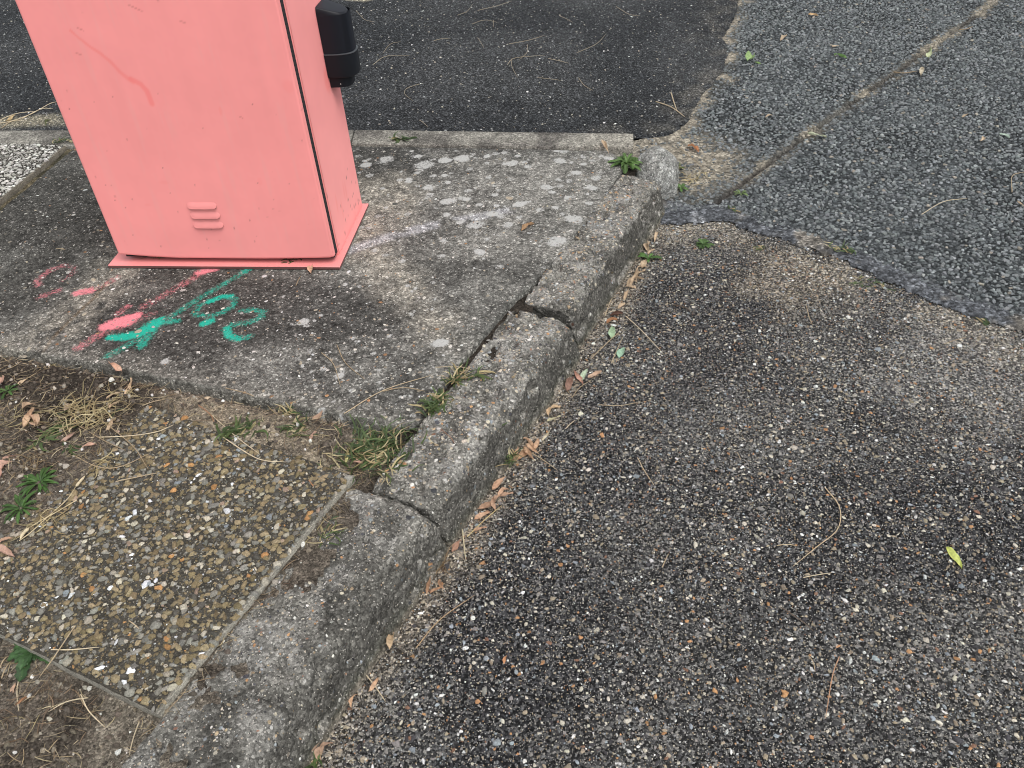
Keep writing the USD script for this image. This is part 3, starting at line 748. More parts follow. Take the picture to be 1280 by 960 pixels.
pave = holder("pavement", kind="structure", label="weathered concrete pad under the pink cabinet, stained with lichen and spray paint")
v, f, p, d = sheet((-2.0, 0.5, 1.0, 3.3), 0.0055, pad_depth, lambda p, d: pad_z(p) - 0.085 * sm(d, 0.0045, -0.0045) - 0.003 * sm(d, 0.012, 0.003))
obj("concrete_surface", v, f, M_pad, pave, smooth=True, col=pad_col(p), pv={"paint": pad_paint(p)})
p = scatter((-2.0, 0.5, 1.0, 3.3), 0.017)
p = p[pad_depth(p) > 0.012]
s, d = SD(p)
p = p[rng.random(len(p)) < 0.30 + 0.5 * sm(d, 0.75, 0.5) * sm(s, 1.1, 0.8)]
P = np.column_stack([p, pad_z(p)]); P = P[in_frame(P, 10)]
cab_hole = poly_dist(P[:, :2], pp([(150, 318), (425, 326), (456, 262), (250, 225)])) > -0.03
P = P[~cab_hole]; extra = [(55, 418, 9), (76, 420, 8), (36, 436, 12), (93, 383, 7), (150, 341, 7), (82, 433, 8), (24, 428, 8), (30, 445, 9), (470, 335, 8), (447, 322, 9), (484, 346, 8), (500, 393, 9), (550, 400, 10), (545, 412, 12), (518, 440, 9), (574, 452, 9), (455, 300, 12), (330, 345, 8), (497, 336, 8), (478, 300, 6), (530, 372, 7), (120, 395, 5), (60, 400, 6), (45, 410, 5), (467, 319, 7), (440, 360, 7), (610, 425, 6), (512, 462, 6)]
P = np.vstack([P, [U(x, y, PAVE) - [0, 0, 0.001] for x, y, _ in extra]])
n = len(P); a = 0.0018 + 0.0045 * rng.random(n) ** 3; a[rng.random(n) < 0.025] *= 2.0
a[-len(extra):] = [w * 0.0011 for _, _, w in extra]
V, F = stones(P, a, rng.uniform(0.5, 0.9, n), a * 0.10, rng.uniform(0, 6.28, n))
lay(pave, V, F, palette(n, [(26, (0.42, 0.40, 0.36)), (24, (0.30, 0.26, 0.20)), (20, (0.22, 0.21, 0.19)), (6, (0.30, 0.17, 0.09)), (8, (0.52, 0.52, 0.50)), (10, (0.06, 0.06, 0.055))]), a, P, M_stone, "pebble", "small_pebbles", n_single=300)

jd = K(np.array([0.62, 2.02, 2.02, 0.62]), np.array([0.135, 0.135, 0.20, 0.20]))
v, f, p, d = sheet((-0.5, 0.8, 0.9, 2.9), 0.010, lambda p: poly_dist(p, jd), lambda p, d: 0.108 + 0.006 * (ns(p, 60, 95) - 0.5))
obj("joint_dirt", v, f, M_soil, smooth=True, col=(0.050, 0.042, 0.034), kind="structure", label="dark dirt in the crack between kerb and pad")

# ------------------------------------------------------------------ edging stones behind the pad
edging = holder("edging", kind="structure", label="row of narrow concrete edging stones behind the pad")
front = np.array([(2.148, 0.187), (1.847, 1.157), (1.477, 2.185), (0.93, 3.75)]); backl = np.array([(2.258, 0.226), (1.962, 1.215), (1.595, 2.30), (1.05, 3.85)])
cuts = [0.0, 1.02, 2.04, 3.06, 3.9]
plen = np.concatenate([[0], np.cumsum(np.hypot(*np.diff(front, axis=0).T))])
at = lambda line, t: np.stack([np.interp(t, plen, line[:, i]) for i in (0, 1)], -1)
for i in range(4):
    t = np.linspace(cuts[i] + 0.003, min(cuts[i + 1], plen[-1]) - 0.003, 70 if i < 3 else 20)
    A, B = K(*at(front, t).T), K(*at(backl, t).T)
    rows = []
    for w, z in [(0.0, 0.02), (0.0, 0.117), (0.02, 0.124), (0.06, 0.1262), (0.2, 0.127), (0.4, 0.1275), (0.6, 0.127), (0.8, 0.127), (0.95, 0.125), (0.99, 0.119), (1.0, 0.02)]:
        rows.append(np.column_stack([A + (B - A) * w, np.full(len(t), z)]))
    v = np.stack(rows, 1); v[..., 2] += 0.003 * (ns(v, 18, 410 + i) - 0.5); v[..., :2] += 0.006 * (ns(v, 35, 420 + i) - 0.5)[..., None] * KN
    nv = v.shape[1]; v = v.reshape(-1, 3); f = gridf(len(t), nv)
    tri = np.vstack([f[:, [0, 1, 2]], f[:, [0, 2, 3]]])
    for row in (0, len(t) - 1):
        idx = row * nv + np.arange(nv); v = np.vstack([v, v[idx].mean(0)])
        tri = np.vstack([tri, [[idx[j], idx[(j + 1) % nv], len(v) - 1] for j in range(nv)]])
    c = mixc((0.24, 0.23, 0.20), (0.125, 0.118, 0.105), sm(ns(v, 9, 430), 0.40, 0.60))
    c = mixc(c, (0.34, 0.32, 0.27), 0.7 * sm(v[:, 0], 0.25, 0.5))
    obj("edging_stone", v, tri, M_kerb, edging, smooth=40, col=c)

# ------------------------------------------------------------------ washed gravel slabs
def slab(name, corners_sd, top, label, pal, spacing, size, n_single, cem, seed, bounds):
    """corners: near right, far right, far left, near left in kerb axes."""
    t = holder(name, label=label, category="paving slab")
    q = K(*np.array(corners_sd).T)
    u = np.linspace(0, 1, 60)
    g = (q[0] * (1 - u)[:, None, None] * (1 - u)[None, :, None] + q[1] * u[:, None, None] * (1 - u)[None, :, None] + q[2] * u[:, None, None] * u[None, :, None] + q[3] * (1 - u)[:, None, None] * u[None, :, None])
    e = np.minimum(np.minimum(u, 1 - u)[:, None], np.minimum(u, 1 - u)[None])
    z = top - 0.0012 * (e < 0.01) + 0.0015 * (ns(g, 60, seed) - 0.5)
    ring = np.concatenate([g[0, :], g[1:, -1], g[-1, -2::-1], g[-2:0:-1, 0]])
    v = np.column_stack([g.reshape(-1, 2), z.ravel()]); f = gridf(60, 60); tri = np.vstack([f[:, [0, 1, 2]], f[:, [0, 2, 3]]])
    if np.cross(v[tri[0, 1]] - v[tri[0, 0]], v[tri[0, 2]] - v[tri[0, 0]])[2] < 0:
        tri = tri[:, ::-1]
    m = len(ring); r0 = np.column_stack([ring + 0.003 * (ns(ring, 60, seed + 1) - 0.5)[:, None], np.full(m, top - 0.0015)]); r1 = r0.copy(); r1[:, 2] = top - 0.045
    b = len(v); v = np.vstack([v, r0, r1]); i = np.arange(m); j = (i + 1) % m
    tri = np.vstack([tri, np.stack([b + i, b + j, b + m + j], 1), np.stack([b + i, b + m + j, b + m + i], 1)])
    obj("cement_bed", v, tri, M_cement, t, smooth=40, col=mixc(cem[0], cem[1], np.where(np.arange(len(v)) < b, sm(np.append(np.broadcast_to(u[None], e.shape).ravel(), np.zeros(len(v)))[:len(v)], 0.013, 0.006), np.where(np.arange(len(v)) < b + m, 1.0, 0.35))))
    p = scatter(bounds, spacing); dd = poly_dist(p, q); p = p[dd > size[0] * 0.8]
    P = np.column_stack([p, np.full(len(p), top - 0.001)]); P = P[in_frame(P, 40)]
    n = len(P); a = size[0] + (size[1] - size[0]) * rng.random(n) ** 1.5
    V, F = stones(P, a, rng.uniform(0.45, 0.9, n), a * rng.uniform(0.28, 0.6, n), rng.uniform(0, 6.28, n), sink=0.4, tilt=0.14, jit=0.22)
    hidden = soil_z(P[:, :2]) > top + 0.004
    lay(t, V, F, palette(n, pal), a, P, M_stone, "pebble", "small_pebbles", n_single, pick=np.where(hidden, 0.0, 1.0))
    # fines between the pebbles
    p = scatter(bounds, spacing * 0.55); p = p[poly_dist(p, q) > 0.003]
    P = np.column_stack([p, np.full(len(p), top)]); P = P[in_frame(P, 40)]
    n = len(P); a = size[0] * rng.uniform(0.25, 0.55, n)
    V, F = stones(P, a, rng.uniform(0.5, 0.9, n), a * 0.7, rng.uniform(0, 6.28, n))
    lay(t, V, F, palette(n, pal) * 0.8, a, P, M_stone, "grit", "grit", 0)


PAL_SLAB = [(27, (0.165, 0.131, 0.075)), (19, (0.220, 0.178, 0.108)), (27, (0.180, 0.174, 0.150)), (10, (0.075, 0.070, 0.060)), (10, (0.36, 0.33, 0.26)), (1.3, (0.34, 0.19, 0.08)), (2, (0.58, 0.60, 0.61)), (1, (0.27, 0.20, 0.15)), (1.2, (0.20, 0.22, 0.23))]
slab("paving_slab", [(SLAB[0], SLAB[2]), (SLAB[1], SLAB[2]), (SLAB[1] + 0.005, SLAB[3]), (SLAB[0], SLAB[3])], SLAB_Z, "square slab of brown washed gravel sunk in the soil beside the kerb", PAL_SLAB, 0.0122, (0.0042, 0.0102), 300,
     ((0.060, 0.055, 0.045), (0.30, 0.285, 0.24)), 501, (-1.4, -0.2, 0.7, 2.2))
slab("paving_slab", [(0.90, 2.02), (1.465, 2.195), (1.31, 2.78), (0.74, 2.61)], 0.132, "slab of white washed gravel left of the pink cabinet", [(40, (0.55, 0.54, 0.50)), (30, (0.42, 0.41, 0.37)), (20, (0.30, 0.29, 0.26)), (10, (0.12, 0.115, 0.10))], 0.0170, (0.0060, 0.0105), 150,
     ((0.045, 0.042, 0.036), (0.22, 0.20, 0.16)), 551, (-3.0, -1.2, 2.0, 3.4))
# strip of earth between that slab and the pad
strip = K(np.array([0.35, 1.50, 1.52, 0.35]), np.array([1.86, 2.14, 2.28, 2.75]))
v, f, p, d = sheet((-3.2, -0.9, 1.6, 3.2), 0.014, lambda p: poly_dist(p, strip), lambda p, d: 0.112 + 0.012 * (ns(p, 30, 560) - 0.5))
obj("earth_strip", v, f, M_soil, smooth=True, col=mixc((0.17, 0.145, 0.095), (0.08, 0.075, 0.05), sm(ns(p, 20, 561), 0.4, 0.6)), kind="structure", label="strip of earth between the white gravel slab and the pad")

# ------------------------------------------------------------------ pink street cabinet
PINK = np.array([0.775, 0.268, 0.256])


def rbox(x0, x1, y0, y1, z0, z1, r, seg=2):
    """A box with rounded edges (hull of spheres)."""
    s = trimesh.creation.icosphere(seg, r)
    pts = np.vstack([s.vertices + [x, y, z] for x in (x0 + r, x1 - r) for y in (y0 + r, y1 - r) for z in (z0 + r, z1 - r)])
    h = trimesh.convex.convex_hull(pts)
    return np.array(h.vertices), np.array(h.faces)


FLc, FRc = U(140, 327, PAVE + 0.006), U(425, 335.5, PAVE + 0.006)
CYAW = math.atan2(FRc[1] - FLc[1], FRc[0] - FLc[0]) + math.radians(2.3)
CW, CD = np.linalg.norm(FRc - FLc) - 0.002, 0.372
cab = holder("street_cabinet", (FRc[0] - CW * math.cos(CYAW), FRc[1] - CW * math.sin(CYAW), PAVE + 0.001), CYAW, label="pink painted metal street cabinet standing on the concrete pad", category="cabinet")
cx = np.array([math.cos(CYAW), math.sin(CYAW)]); cy = np.array([-cx[1], cx[0]]); corg = np.array([FRc[0] - CW * cx[0], FRc[1] - CW * cx[1]])


def cab_hit(px, py, plane, value):
    """Local cabinet coordinates where the ray of a pixel meets a plane of the cabinet (plane 0: x = value, 1: y = value)."""
    r = RW @ np.array([px - 640, py - 480, FPX], float); o = np.array([0, 0, EYE_Z])
    lo = np.array([(o[:2] - corg) @ cx, (o[:2] - corg) @ cy, o[2] - PAVE - 0.001]); lr = np.array([r[:2] @ cx, r[:2] @ cy, r[2]])
    return lo + lr * ((value - lo[plane]) / lr[plane])


HT = 1.22
DY = 0.016                                        # front face of the door
xl, xr = cab_hit(148, 318, 1, DY)[0], cab_hit(417.5, 322, 1, DY)[0]
xs = 0.7 * cab_hit(454.7, 259, 1, CD - 0.012)[0] + 0.3 * cab_hit(421.5, 320, 1, DY + 0.05)[0]          # right side panel
fv, ff = rbox(0, CW, 0, CD, 0.0, 0.010, 0.0016, 1)
obj("base_flange", fv, ff, M_paint, cab, smooth=40, col=np.where(fv[:, 2:] > 0.0085, PINK * 0.96, (0.10, 0.045, 0.04)))
bx0, bx1, by0, by1 = xl + 0.006, xs, DY + 0.050, CD - 0.012
vv, ff = rbox(bx0, bx1, by0, by1, 0.008, HT, 0.004, 1)
obj("body", vv, ff, M_paint, cab, smooth=40, col=PINK)
# side panel sheet with chips and dirt, a finely divided face 1.5 mm proud of the body
yy, zz = np.linspace(by0 + 0.0015, by1 - 0.003, 70), np.linspace(0.014, HT - 0.02, 260)
g = np.stack(np.meshgrid(yy, zz, indexing="ij"), -1).reshape(-1, 2)
c = np.broadcast_to(PINK, (len(g), 3)).copy(); c[:, 1:] *= 1.06
r = np.random.default_rng(9)
for _ in range(26):
    y0_, z0_ = r.uniform(by0, by1), 0.02 + abs(r.normal(0, 0.07)); c = mixc(c, (0.10, 0.06, 0.05), 0.8 * sm(np.hypot((g[:, 0] - y0_) / r.uniform(0.0015, 0.004), (g[:, 1] - z0_) / r.uniform(0.002, 0.007)), 1.2, 0.6))
for _ in range(4):
    y0_, z0_ = r.uniform(by0, by1), r.uniform(0.03, 0.22); c = mixc(c, (0.74, 0.20, 0.18), 0.35 * sm(np.hypot((g[:, 0] - y0_ - 0.1 * (g[:, 1] - z0_)) / 0.007, (g[:, 1] - z0_) / 0.035) + 0.5 * (ns(g, 90, 3) - 0.5), 1.1, 0.6))
c = mixc(c, (0.72, 0.17, 0.16), 0.45 * sm(g[:, 1] + 0.03 * (ns(g, 40, 4) - 0.5), 0.035, 0.005))
c = mixc(c, (0.74, 0.17, 0.15), 0.45 * sm(np.hypot((g[:, 0] - by0 - 0.19) / 0.03, (g[:, 1] - 0.455) / 0.05) + 0.4 * (ns(g, 40, 5) - 0.5), 1.0, 0.5))
obj("side_panel", np.column_stack([np.full(len(g), bx1 + 0.0006), g]), gridf(70, 260), M_paint, cab, smooth=True, col=c)
obj("gasket", *rbox(xl + 0.010, xr - 0.004, DY + 0.017, DY + 0.0505, 0.02, HT - 0.004, 0.002, 1), M_gasket_shade, cab, smooth=40, col=(0.012, 0.010, 0.011))
# door: a thin box whose front is finely divided so that it can carry its scratches; bent lower edge
nx, nz = 200, 330
ux, uz = np.linspace(0, 1, nx), np.linspace(0, 1, nz)
gx_, gz_ = np.meshgrid(ux, uz, indexing="ij")
zb = cab_hit(148, 318, 1, DY)[2]
bot = np.array([cab_hit(*q, 1, DY)[[0, 2]] for q in [(148, 318), (160, 319), (190, 321.3), (225, 323), (330, 323.8), (400, 323), (412, 322.4), (417.5, 321)]])
lower = np.interp(xl + ux * (xr - xl), bot[:, 0], bot[:, 1])
X = xl + gx_ * (xr - xl); Z = lower[:, None] + gz_ * (HT - 0.012 - lower[:, None])
Y = np.full_like(X, DY)
eg = np.minimum(np.minimum(gx_ * (xr - xl), (1 - gx_) * (xr - xl)), gz_ * HT)
Y = Y + 0.003 * (1 - np.sqrt(1 - (1 - np.clip(eg / 0.004, 0, 1)) ** 2)) + 0.0010 * (ns(np.stack([X, Z], -1), 5, 6) - 0.5)
pz = np.stack([X, Z], -1).reshape(-1, 2)
c = np.broadcast_to(PINK, (len(pz), 3)).copy()
D = lambda pts: np.array([cab_hit(*q, 1, DY)[[0, 2]] for q in pts])
streak = ns(np.stack([pz[:, 0] * 9, pz[:, 1] * 0.8], -1), 4, 13, 4); c = c * (1 + 0.07 * (streak - 0.5))[:, None] * (1 + 0.06 * (ns(pz, 3.5, 14) - 0.5))[:, None]
c = mixc(c, (0.72, 0.30, 0.28), 0.35 * sm(ns(np.stack([pz[:, 0] * 14, pz[:, 1] * 1.2], -1), 5, 15, 4), 0.56, 0.70))
RED = (0.75, 0.185, 0.175)
dl, t = line_dist(pz, D([(88, 38), (98, 47), (112, 58), (126, 67), (138, 77), (150, 90), (160, 98), (166, 102)]))
c = mixc(c, RED, 0.60 * sm(dl + 0.002 * (ns(pz, 90, 7) - 0.5), 0.0075 * (0.45 + 0.8 * t), 0.0025))
dl, t = line_dist(pz, D([(164, 99), (176, 105), (184, 114), (187, 122), (190, 130)]))
c = mixc(c, RED, 0.75 * sm(dl + 0.003 * (ns(pz, 90, 8) - 0.5), 0.0095, 0.004))
for q, w, h, k in [((276, 139), 0.005, 0.014, 0.6), ((360, 108), 0.016, 0.02, 0.35), ((325, 227), 0.008, 0.014, 0.3), ((205, 228), 0.02, 0.006, 0.25), ((185, 256), 0.012, 0.004, 0.3), ((170, 330), 0.02, 0.004, 0.3)]:
    o = D([q])[0]; c = mixc(c, RED, 0.6 * k * sm(np.hypot((pz[:, 0] - o[0]) / w, (pz[:, 1] - o[1]) / h) + 0.7 * (ns(pz, 120, 9) - 0.5), 1.1, 0.6))
for q, l in [((97, 35), 0.012), ((95, 66), 0.012), ((225, 26), 0.012), ((300, 146), 0.006), ((160, 6), 0.03)]:
    o = D([q])[0]; c = mixc(c, (0.45, 0.12, 0.12), 0.6 * sm(line_dist(pz, np.array([o, o + [l, -l * 0.5]]))[0], 0.0022, 0.0008))
r = np.random.default_rng(11)
for _ in range(70):
    x0_, z0_ = r.uniform(xl, xr), zb + abs(r.normal(0, 0.30)) if r.random() < 0.6 else zb + r.random() * 1.0
    rr = r.uniform(0.0008, 0.0019); c = mixc(c, (0.28, 0.09, 0.085), r.uniform(0.35, 0.9) * sm(np.hypot(pz[:, 0] - x0_, (pz[:, 1] - z0_) / r.uniform(0.8, 1.8)), rr * 1.8, rr * 0.6))
c = mixc(c, (0.66, 0.25, 0.24), 0.30 * sm(pz[:, 1] - zb + 0.05 * (ns(pz, 20, 12) - 0.5), 0.14, 0.0))
vf = np.stack([X, Y, Z], -1).reshape(-1, 3); f = gridf(nx, nz)
idx = np.arange(nx * nz).reshape(nx, nz)
rim = np.concatenate([idx[:, 0], idx[-1, 1:], idx[-2::-1, -1], idx[0, -2:0:-1]])
vb = vf[rim].copy(); vb[:, 1] = DY + 0.0165
m = len(rim); b = len(vf); i = np.arange(m); j = (i + 1) % m
tri = np.vstack([f[:, [0, 1, 2]], f[:, [0, 2, 3]], np.stack([rim[i], b + j, rim[j]], 1), np.stack([rim[i], b + i, b + j], 1)])
cen = vb.mean(0); tri = np.vstack([tri, np.stack([b + j, b + i, np.full(m, b + m)], 1)])
vd = np.vstack([vf, vb, cen]); cd = np.vstack([c, c[rim], PINK[None]])
door = obj("door", vd, tri, M_paint, cab, smooth=45, col=cd)
# louvres pressed out of the door
for q0, q1 in (((233.5, 256.5), (271, 256)), ((238, 268.5), (275.5, 268.5)), ((241.5, 280.5), (279.5, 280.5))):
    A, B = cab_hit(*q0, 1, DY), cab_hit(*q1, 1, DY)
    L, hh = B[0] - A[0], 0.0100
    us = np.linspace(0, 1, 40); ws = np.linspace(0, 1, 9)
    gu, gw = np.meshgrid(us, ws, indexing="ij")
    half = hh * np.sqrt(np.clip(1 - np.clip((np.abs(gu - 0.5) * L - (L / 2 - hh)) / hh, 0, 1) ** 2, 0.0, 1))
    zc = A[2]
    out = 0.0060 * np.sqrt(np.clip(1 - ((np.abs(gu - 0.5) * 2) ** 6), 0, 1)) * (1 - gw ** 1.6)
    v = np.stack([A[0] + gu * L, DY - out - 0.0006, zc - half * 0.9 + gw * 2 * half * 0.9], -1)
    v2 = v.reshape(-1, 3); f = gridf(40, 9)
    # the open lower lip, its inner edge coloured dark as painted shade
    lip = v[:, 0]; under = lip.copy(); under[:, 1] = DY + 0.0005; b = len(v2)
    v2 = np.vstack([v2, lip, under])
    tri = np.vstack([f[:, [0, 1, 2]], f[:, [0, 2, 3]], [[b + k, b + k + 1, b + 40 + k + 1] for k in range(39)], [[b + k, b + 40 + k + 1, b + 40 + k] for k in range(39)]])
    cc = np.vstack([np.broadcast_to(PINK, (b + 40, 3)), np.broadcast_to((0.05, 0.02, 0.02), (40, 3))])
    sl = np.array([[A[0] + L * k, DY - 0.0007, zc - hh * 0.9 - (0.0022 if low else -0.0004)] for k in (0.07, 0.3, 0.7, 0.93) for low in (0, 1)])
    obj("louvre_shade_dirt", sl, [[0, 1, 3], [0, 3, 2], [2, 3, 5], [2, 5, 4], [4, 5, 7], [4, 7, 6]], M_gasket_shade, door, col=(0.10, 0.035, 0.035))  # thin dark strip: shadow line and dirt below the lip, put into colour
    obj("louvre", v2, tri, M_paint, door, smooth=35, col=cc)
obj("roof", *rbox(xl - 0.012, bx1 + 0.02, DY - 0.012, CD + 0.004, HT + 0.0005, HT + 0.03, 0.006, 2), M_paint, cab, smooth=40, col=PINK)

# black key box on the side
bt, bb = cab_hit(394, 4, 0, bx1 + 0.002), cab_hit(412, 113, 0, bx1 + 0.002)
y_in, z_hi, z_lo = 0.5 * (bt[1] + bb[1]), bt[2], bb[2]


def dsec(w, dep, n=28, front=0.35, px=3.0):
    """Plan outline of the box: straight back on the panel, swelling front (superellipse)."""
    t = np.linspace(-math.pi / 2, math.pi / 2, n)
    x = dep * np.abs(np.cos(t)) ** (2 / px); y = w / 2 * np.sign(np.sin(t)) * np.abs(np.sin(t)) ** (2 / px)
    return np.column_stack([x, y])


def loft(rows):
    """rows: (outline, z). Closed solid."""
    n = len(rows[0][0]); v = np.vstack([np.column_stack([o, np.full(n, z)]) for o, z in rows]); tri = []
    for q in range(len(rows) - 1):
        for i in range(n):
            j = (i + 1) % n; tri += [[q * n + i, q * n + j, (q + 1) * n + j], [q * n + i, (q + 1) * n + j, (q + 1) * n + i]]
    for q, up in ((0, False), (len(rows) - 1, True)):
        c = len(v); v = np.vstack([v, v[q * n:(q + 1) * n].mean(0)])
        tri += [[q * n + i, q * n + (i + 1) % n, c] if up else [q * n + (i + 1) % n, q * n + i, c] for i in range(n)]
    return v, np.array(tri)


bw, bd = 0.084, 0.078
hb = z_hi - z_lo
mid = np.array([bx1 + 0.002, y_in + bw / 2, 0])
O = lambda k, kd=None: dsec(bw * k, bd * (kd or k))
zs = z_lo + hb * 0.42
box = obj("key_box", *[(v + mid, t) for v, t in [loft([(O(0.97), z_lo + hb * 0.13), (O(1.03), z_lo + hb * 0.15), (O(1.04), z_lo + hb * 0.3), (O(1.05), zs - 0.003), (O(1.05), zs)])]][0], M_black, cab, smooth=40, col=(0.005, 0.006, 0.008), label="black plastic key box on the side panel")
rows = [(O(1.0), zs + 0.0008), (O(1.0), z_hi - 0.030)]
for k in range(1, 7):
    t = k / 6 * math.pi / 2; rows.append((O(1.0 - 0.16 * (1 - math.cos(t))), z_hi - 0.030 + 0.022 * math.sin(t) + 0.0))
v, tri = loft(rows)
v[:, 2] -= np.where(v[:, 2] > z_hi - 0.03, 0.30 * np.clip(v[:, 0], 0, 1), 0)
obj("cover", v + mid, tri, M_black, box, smooth=40, col=(0.006, 0.007, 0.010))
obj("rim", *[(v + mid, t) for v, t in [loft([(O(1.052), zs - 0.0026), (O(1.065), zs - 0.0014), (O(1.052), zs + 0.0004)])]][0], M_black, box, smooth=40, col=(0.05, 0.055, 0.06))
obj("plug", *[(v + mid, t) for v, t in [loft([(O(0.80, 0.72), z_lo), (O(0.84, 0.76), z_lo + 0.004), (O(0.84, 0.76), z_lo + hb * 0.14)])]][0], M_black, box, smooth=40, col=(0.005, 0.006, 0.008))
sv, sf = rbox(-0.0022, 0.0022, -0.0022, 0.0022, 0, 0.002, 0.0008, 1)
obj("screw", sv[:, [2, 1, 0]] * [1, 1, 1] + mid + [0.028, -0.033, z_lo + 0.010], sf[:, ::-1], M_black, box, smooth=40, col=(0.35, 0.34, 0.32))

# ------------------------------------------------------------------ small things: leaves, needles, twigs, weeds
def level(px, py):
    """Height of whatever surface the photograph shows at this pixel."""
    q = U(px, py, PAVE)[:2]; s, d = SD(q)
    if poly_dist(q[None], pad_xy)[0] > 0.004:
        return float(pad_z(q[None])[0])
    q3 = U(px, py, SLAB_Z)[:2]; s3, d3 = SD(q3)
    if SLAB[0] < s3 < SLAB[1] and SLAB[2] < d3 < SLAB[3]:
        return max(SLAB_Z + 0.003, float(soil_z(q3[None])[0]))
    if s < 0.62 and d > 0.20:
        q2 = U(px, py, 0.107)[:2]; return float(soil_z(q2[None])[0])
    if -1.2 < s < 2.0 and 0.035 < d <= 0.22:
        return 0.110 if s < 0.45 else 0.1225
    q0 = U(px, py, 0.0)[:2]
    if poly_dist(q0[None], poly_C)[0] > 0 or s > 1.9 and d > 0.2:
        z = 0.05
        for _ in range(6):
            z = float(asph_z(U(px, py, z)[:2][None])[0])
        return z
    if poly_dist(q0[None], poly_B)[0] > 0:
        return 0.012
    return 0.002


def spline(pts, n):
    pts = np.asarray(pts, float)
    if len(pts) == 2:
        return pts[0] + (pts[1] - pts[0]) * np.linspace(0, 1, n)[:, None]
    q = np.vstack([2 * pts[0] - pts[1], pts, 2 * pts[-1] - pts[-2]]); out = []
    for t in np.linspace(0, len(pts) - 1 - 1e-9, n):
        i = int(t); u = t - i; a, b, c, d = q[i:i + 4]
        out.append(0.5 * (2 * b + (c - a) * u + (2 * a - 5 * b + 4 * c - d) * u * u + (3 * b - a - 3 * c + d) * u ** 3))
    return np.array(out)


def tube(path, r, sides=5):
    n = len(path); t = np.gradient(path, axis=0); t /= np.linalg.norm(t, axis=1, keepdims=True)
    ref = np.array([0.05, 0.02, 1.0]); sd = np.cross(t, ref); sd /= np.maximum(np.linalg.norm(sd, axis=1, keepdims=True), 1e-9); up = np.cross(sd, t)
    a = np.arange(sides) / sides * 2 * math.pi
    v = (path[:, None] + np.asarray(r)[:, None, None] * (np.cos(a)[None, :, None] * sd[:, None] + np.sin(a)[None, :, None] * up[:, None])).reshape(-1, 3)
    f = [[q * sides + i, (q + 1) * sides + i, (q + 1) * sides + (i + 1) % sides, q * sides + (i + 1) % sides] for q in range(n - 1) for i in range(sides)]
    f = np.array(f)[:, ::-1]; tri = np.vstack([f[:, [0, 1, 2]], f[:, [0, 2, 3]]])
    caps = [[0, i, i + 1] for i in range(1, sides - 1)] + [[(n - 1) * sides, (n - 1) * sides + i + 1, (n - 1) * sides + i] for i in range(1, sides - 1)]
    return v, np.vstack([tri, caps])


STRAWS = [(0.42, 0.33, 0.21), (0.34, 0.26, 0.16), (0.50, 0.42, 0.29), (0.30, 0.19, 0.11)]


def needle(pts, r=0.0010, col=None, lift=0.004, z=None):
    zz_ = [level(*q) if z is None else z for q in pts]
    w = np.array([U(*q, zq + r) for q, zq in zip(pts, zz_)])
    path = spline(w, 18); k = np.linspace(0, 1, 18)
    path[:, 2] += lift * np.sin(math.pi * k) * rng.uniform(0.2, 1.0)
    v, f = tube(path, r * np.interp(k, [0, 0.08, 0.8, 1], [0.9, 1.0, 0.8, 0.35]))
    c = np.array(col if col is not None else STRAWS[rng.integers(3)]) * rng.uniform(0.85, 1.15)
    return v, f, c


ORD = "first second third fourth fifth sixth seventh eighth ninth tenth eleventh twelfth thirteenth fourteenth fifteenth sixteenth seventeenth eighteenth nineteenth twentieth twenty-first".split()


def placed(label, where):
    """One label for each of several alike things: their order from the left or, along the kerb, from the top."""
    w = np.array(where, float)
    if len(w) == 1:
        return [label]
    k = 0 if np.ptp(w[:, 0]) >= np.ptp(w[:, 1]) else 1
    rank = np.argsort(np.argsort(w[:, k], kind="stable"), kind="stable")
    return [f"{label}, {ORD[i]} from {('left', 'top')[k]}" for i in rank]


def needles(rows, label, group, category="pine needle", name="pine_needle", **kw):
    for pts, lab in zip(rows, placed(label, [np.mean(q, 0) for q in rows])):
        v, f, c = needle(pts, **kw)
        one = dict(label=lab, category=category)
        if len(rows) > 1:
            one["group"] = group
        obj(name, v, f, M_straw, smooth=True, col=c, **one)


needles([[(466, 81), (482, 71), (512, 69)], [(479, 66), (488, 56), (501, 52)], [(524, 105), (509, 111), (506, 118), (516, 126)], [(636, 55), (662, 51), (681, 44)], [(659, 56), (659, 66), (649, 75)], [(640, 73), (640, 84), (647, 97)], [(634, 81), (644, 73), (681, 69)], [(685, 73), (711, 79)], [(721, 66), (745, 56), (758, 42)], [(672, 97), (704, 101)], [(723, 97), (730, 107), (741, 113)], [(572, 19), (584, 15), (591, 5)], [(597, 13), (621, 8), (640, 1)], [(597, 47), (605, 60)], [(445, 13), (456, 25), (469, 27)], [(524, 150), (535, 159)], [(617, 25), (617, 34)], [(542, 51), (563, 48)], [(590, 30), (606, 26), (622, 28)], [(700, 20), (716, 28)], [(770, 8), (786, 18), (800, 20)]],
        "pale curved pine needle lying on the dark asphalt behind the edging", "pine needles on the dark asphalt", r=0.0010, col=(0.33, 0.28, 0.20))
needles([[(0, 154), (17, 151), (41, 142), (62, 130), (72, 127)], [(0, 150), (20, 143), (44, 139)], [(2, 160), (14, 152), (26, 151)], [(28, 148), (52, 137), (66, 136)]], "straw coloured needle heaped left of the cabinet at the back edging", "needles behind the edging left of the cabinet", r=0.0016)
needles([[(1152, 268), (1179, 253), (1209, 248)], [(1265, 240), (1265, 221), (1280, 215)], [(847, 182), (858, 193), (879, 210)]], "pale pine needle lying on the grey chippings", "pine needles on the chipped lane", r=0.0013)
needles([[(1117, 90), (1130, 92), (1146, 89)], [(1199, 37), (1208, 37), (1216, 33)]], "short brown twig lying in the sandy joint of the chipped lane", "twigs in the lane joint", category="twig", name="twig", r=0.0022, col=(0.30, 0.22, 0.13))
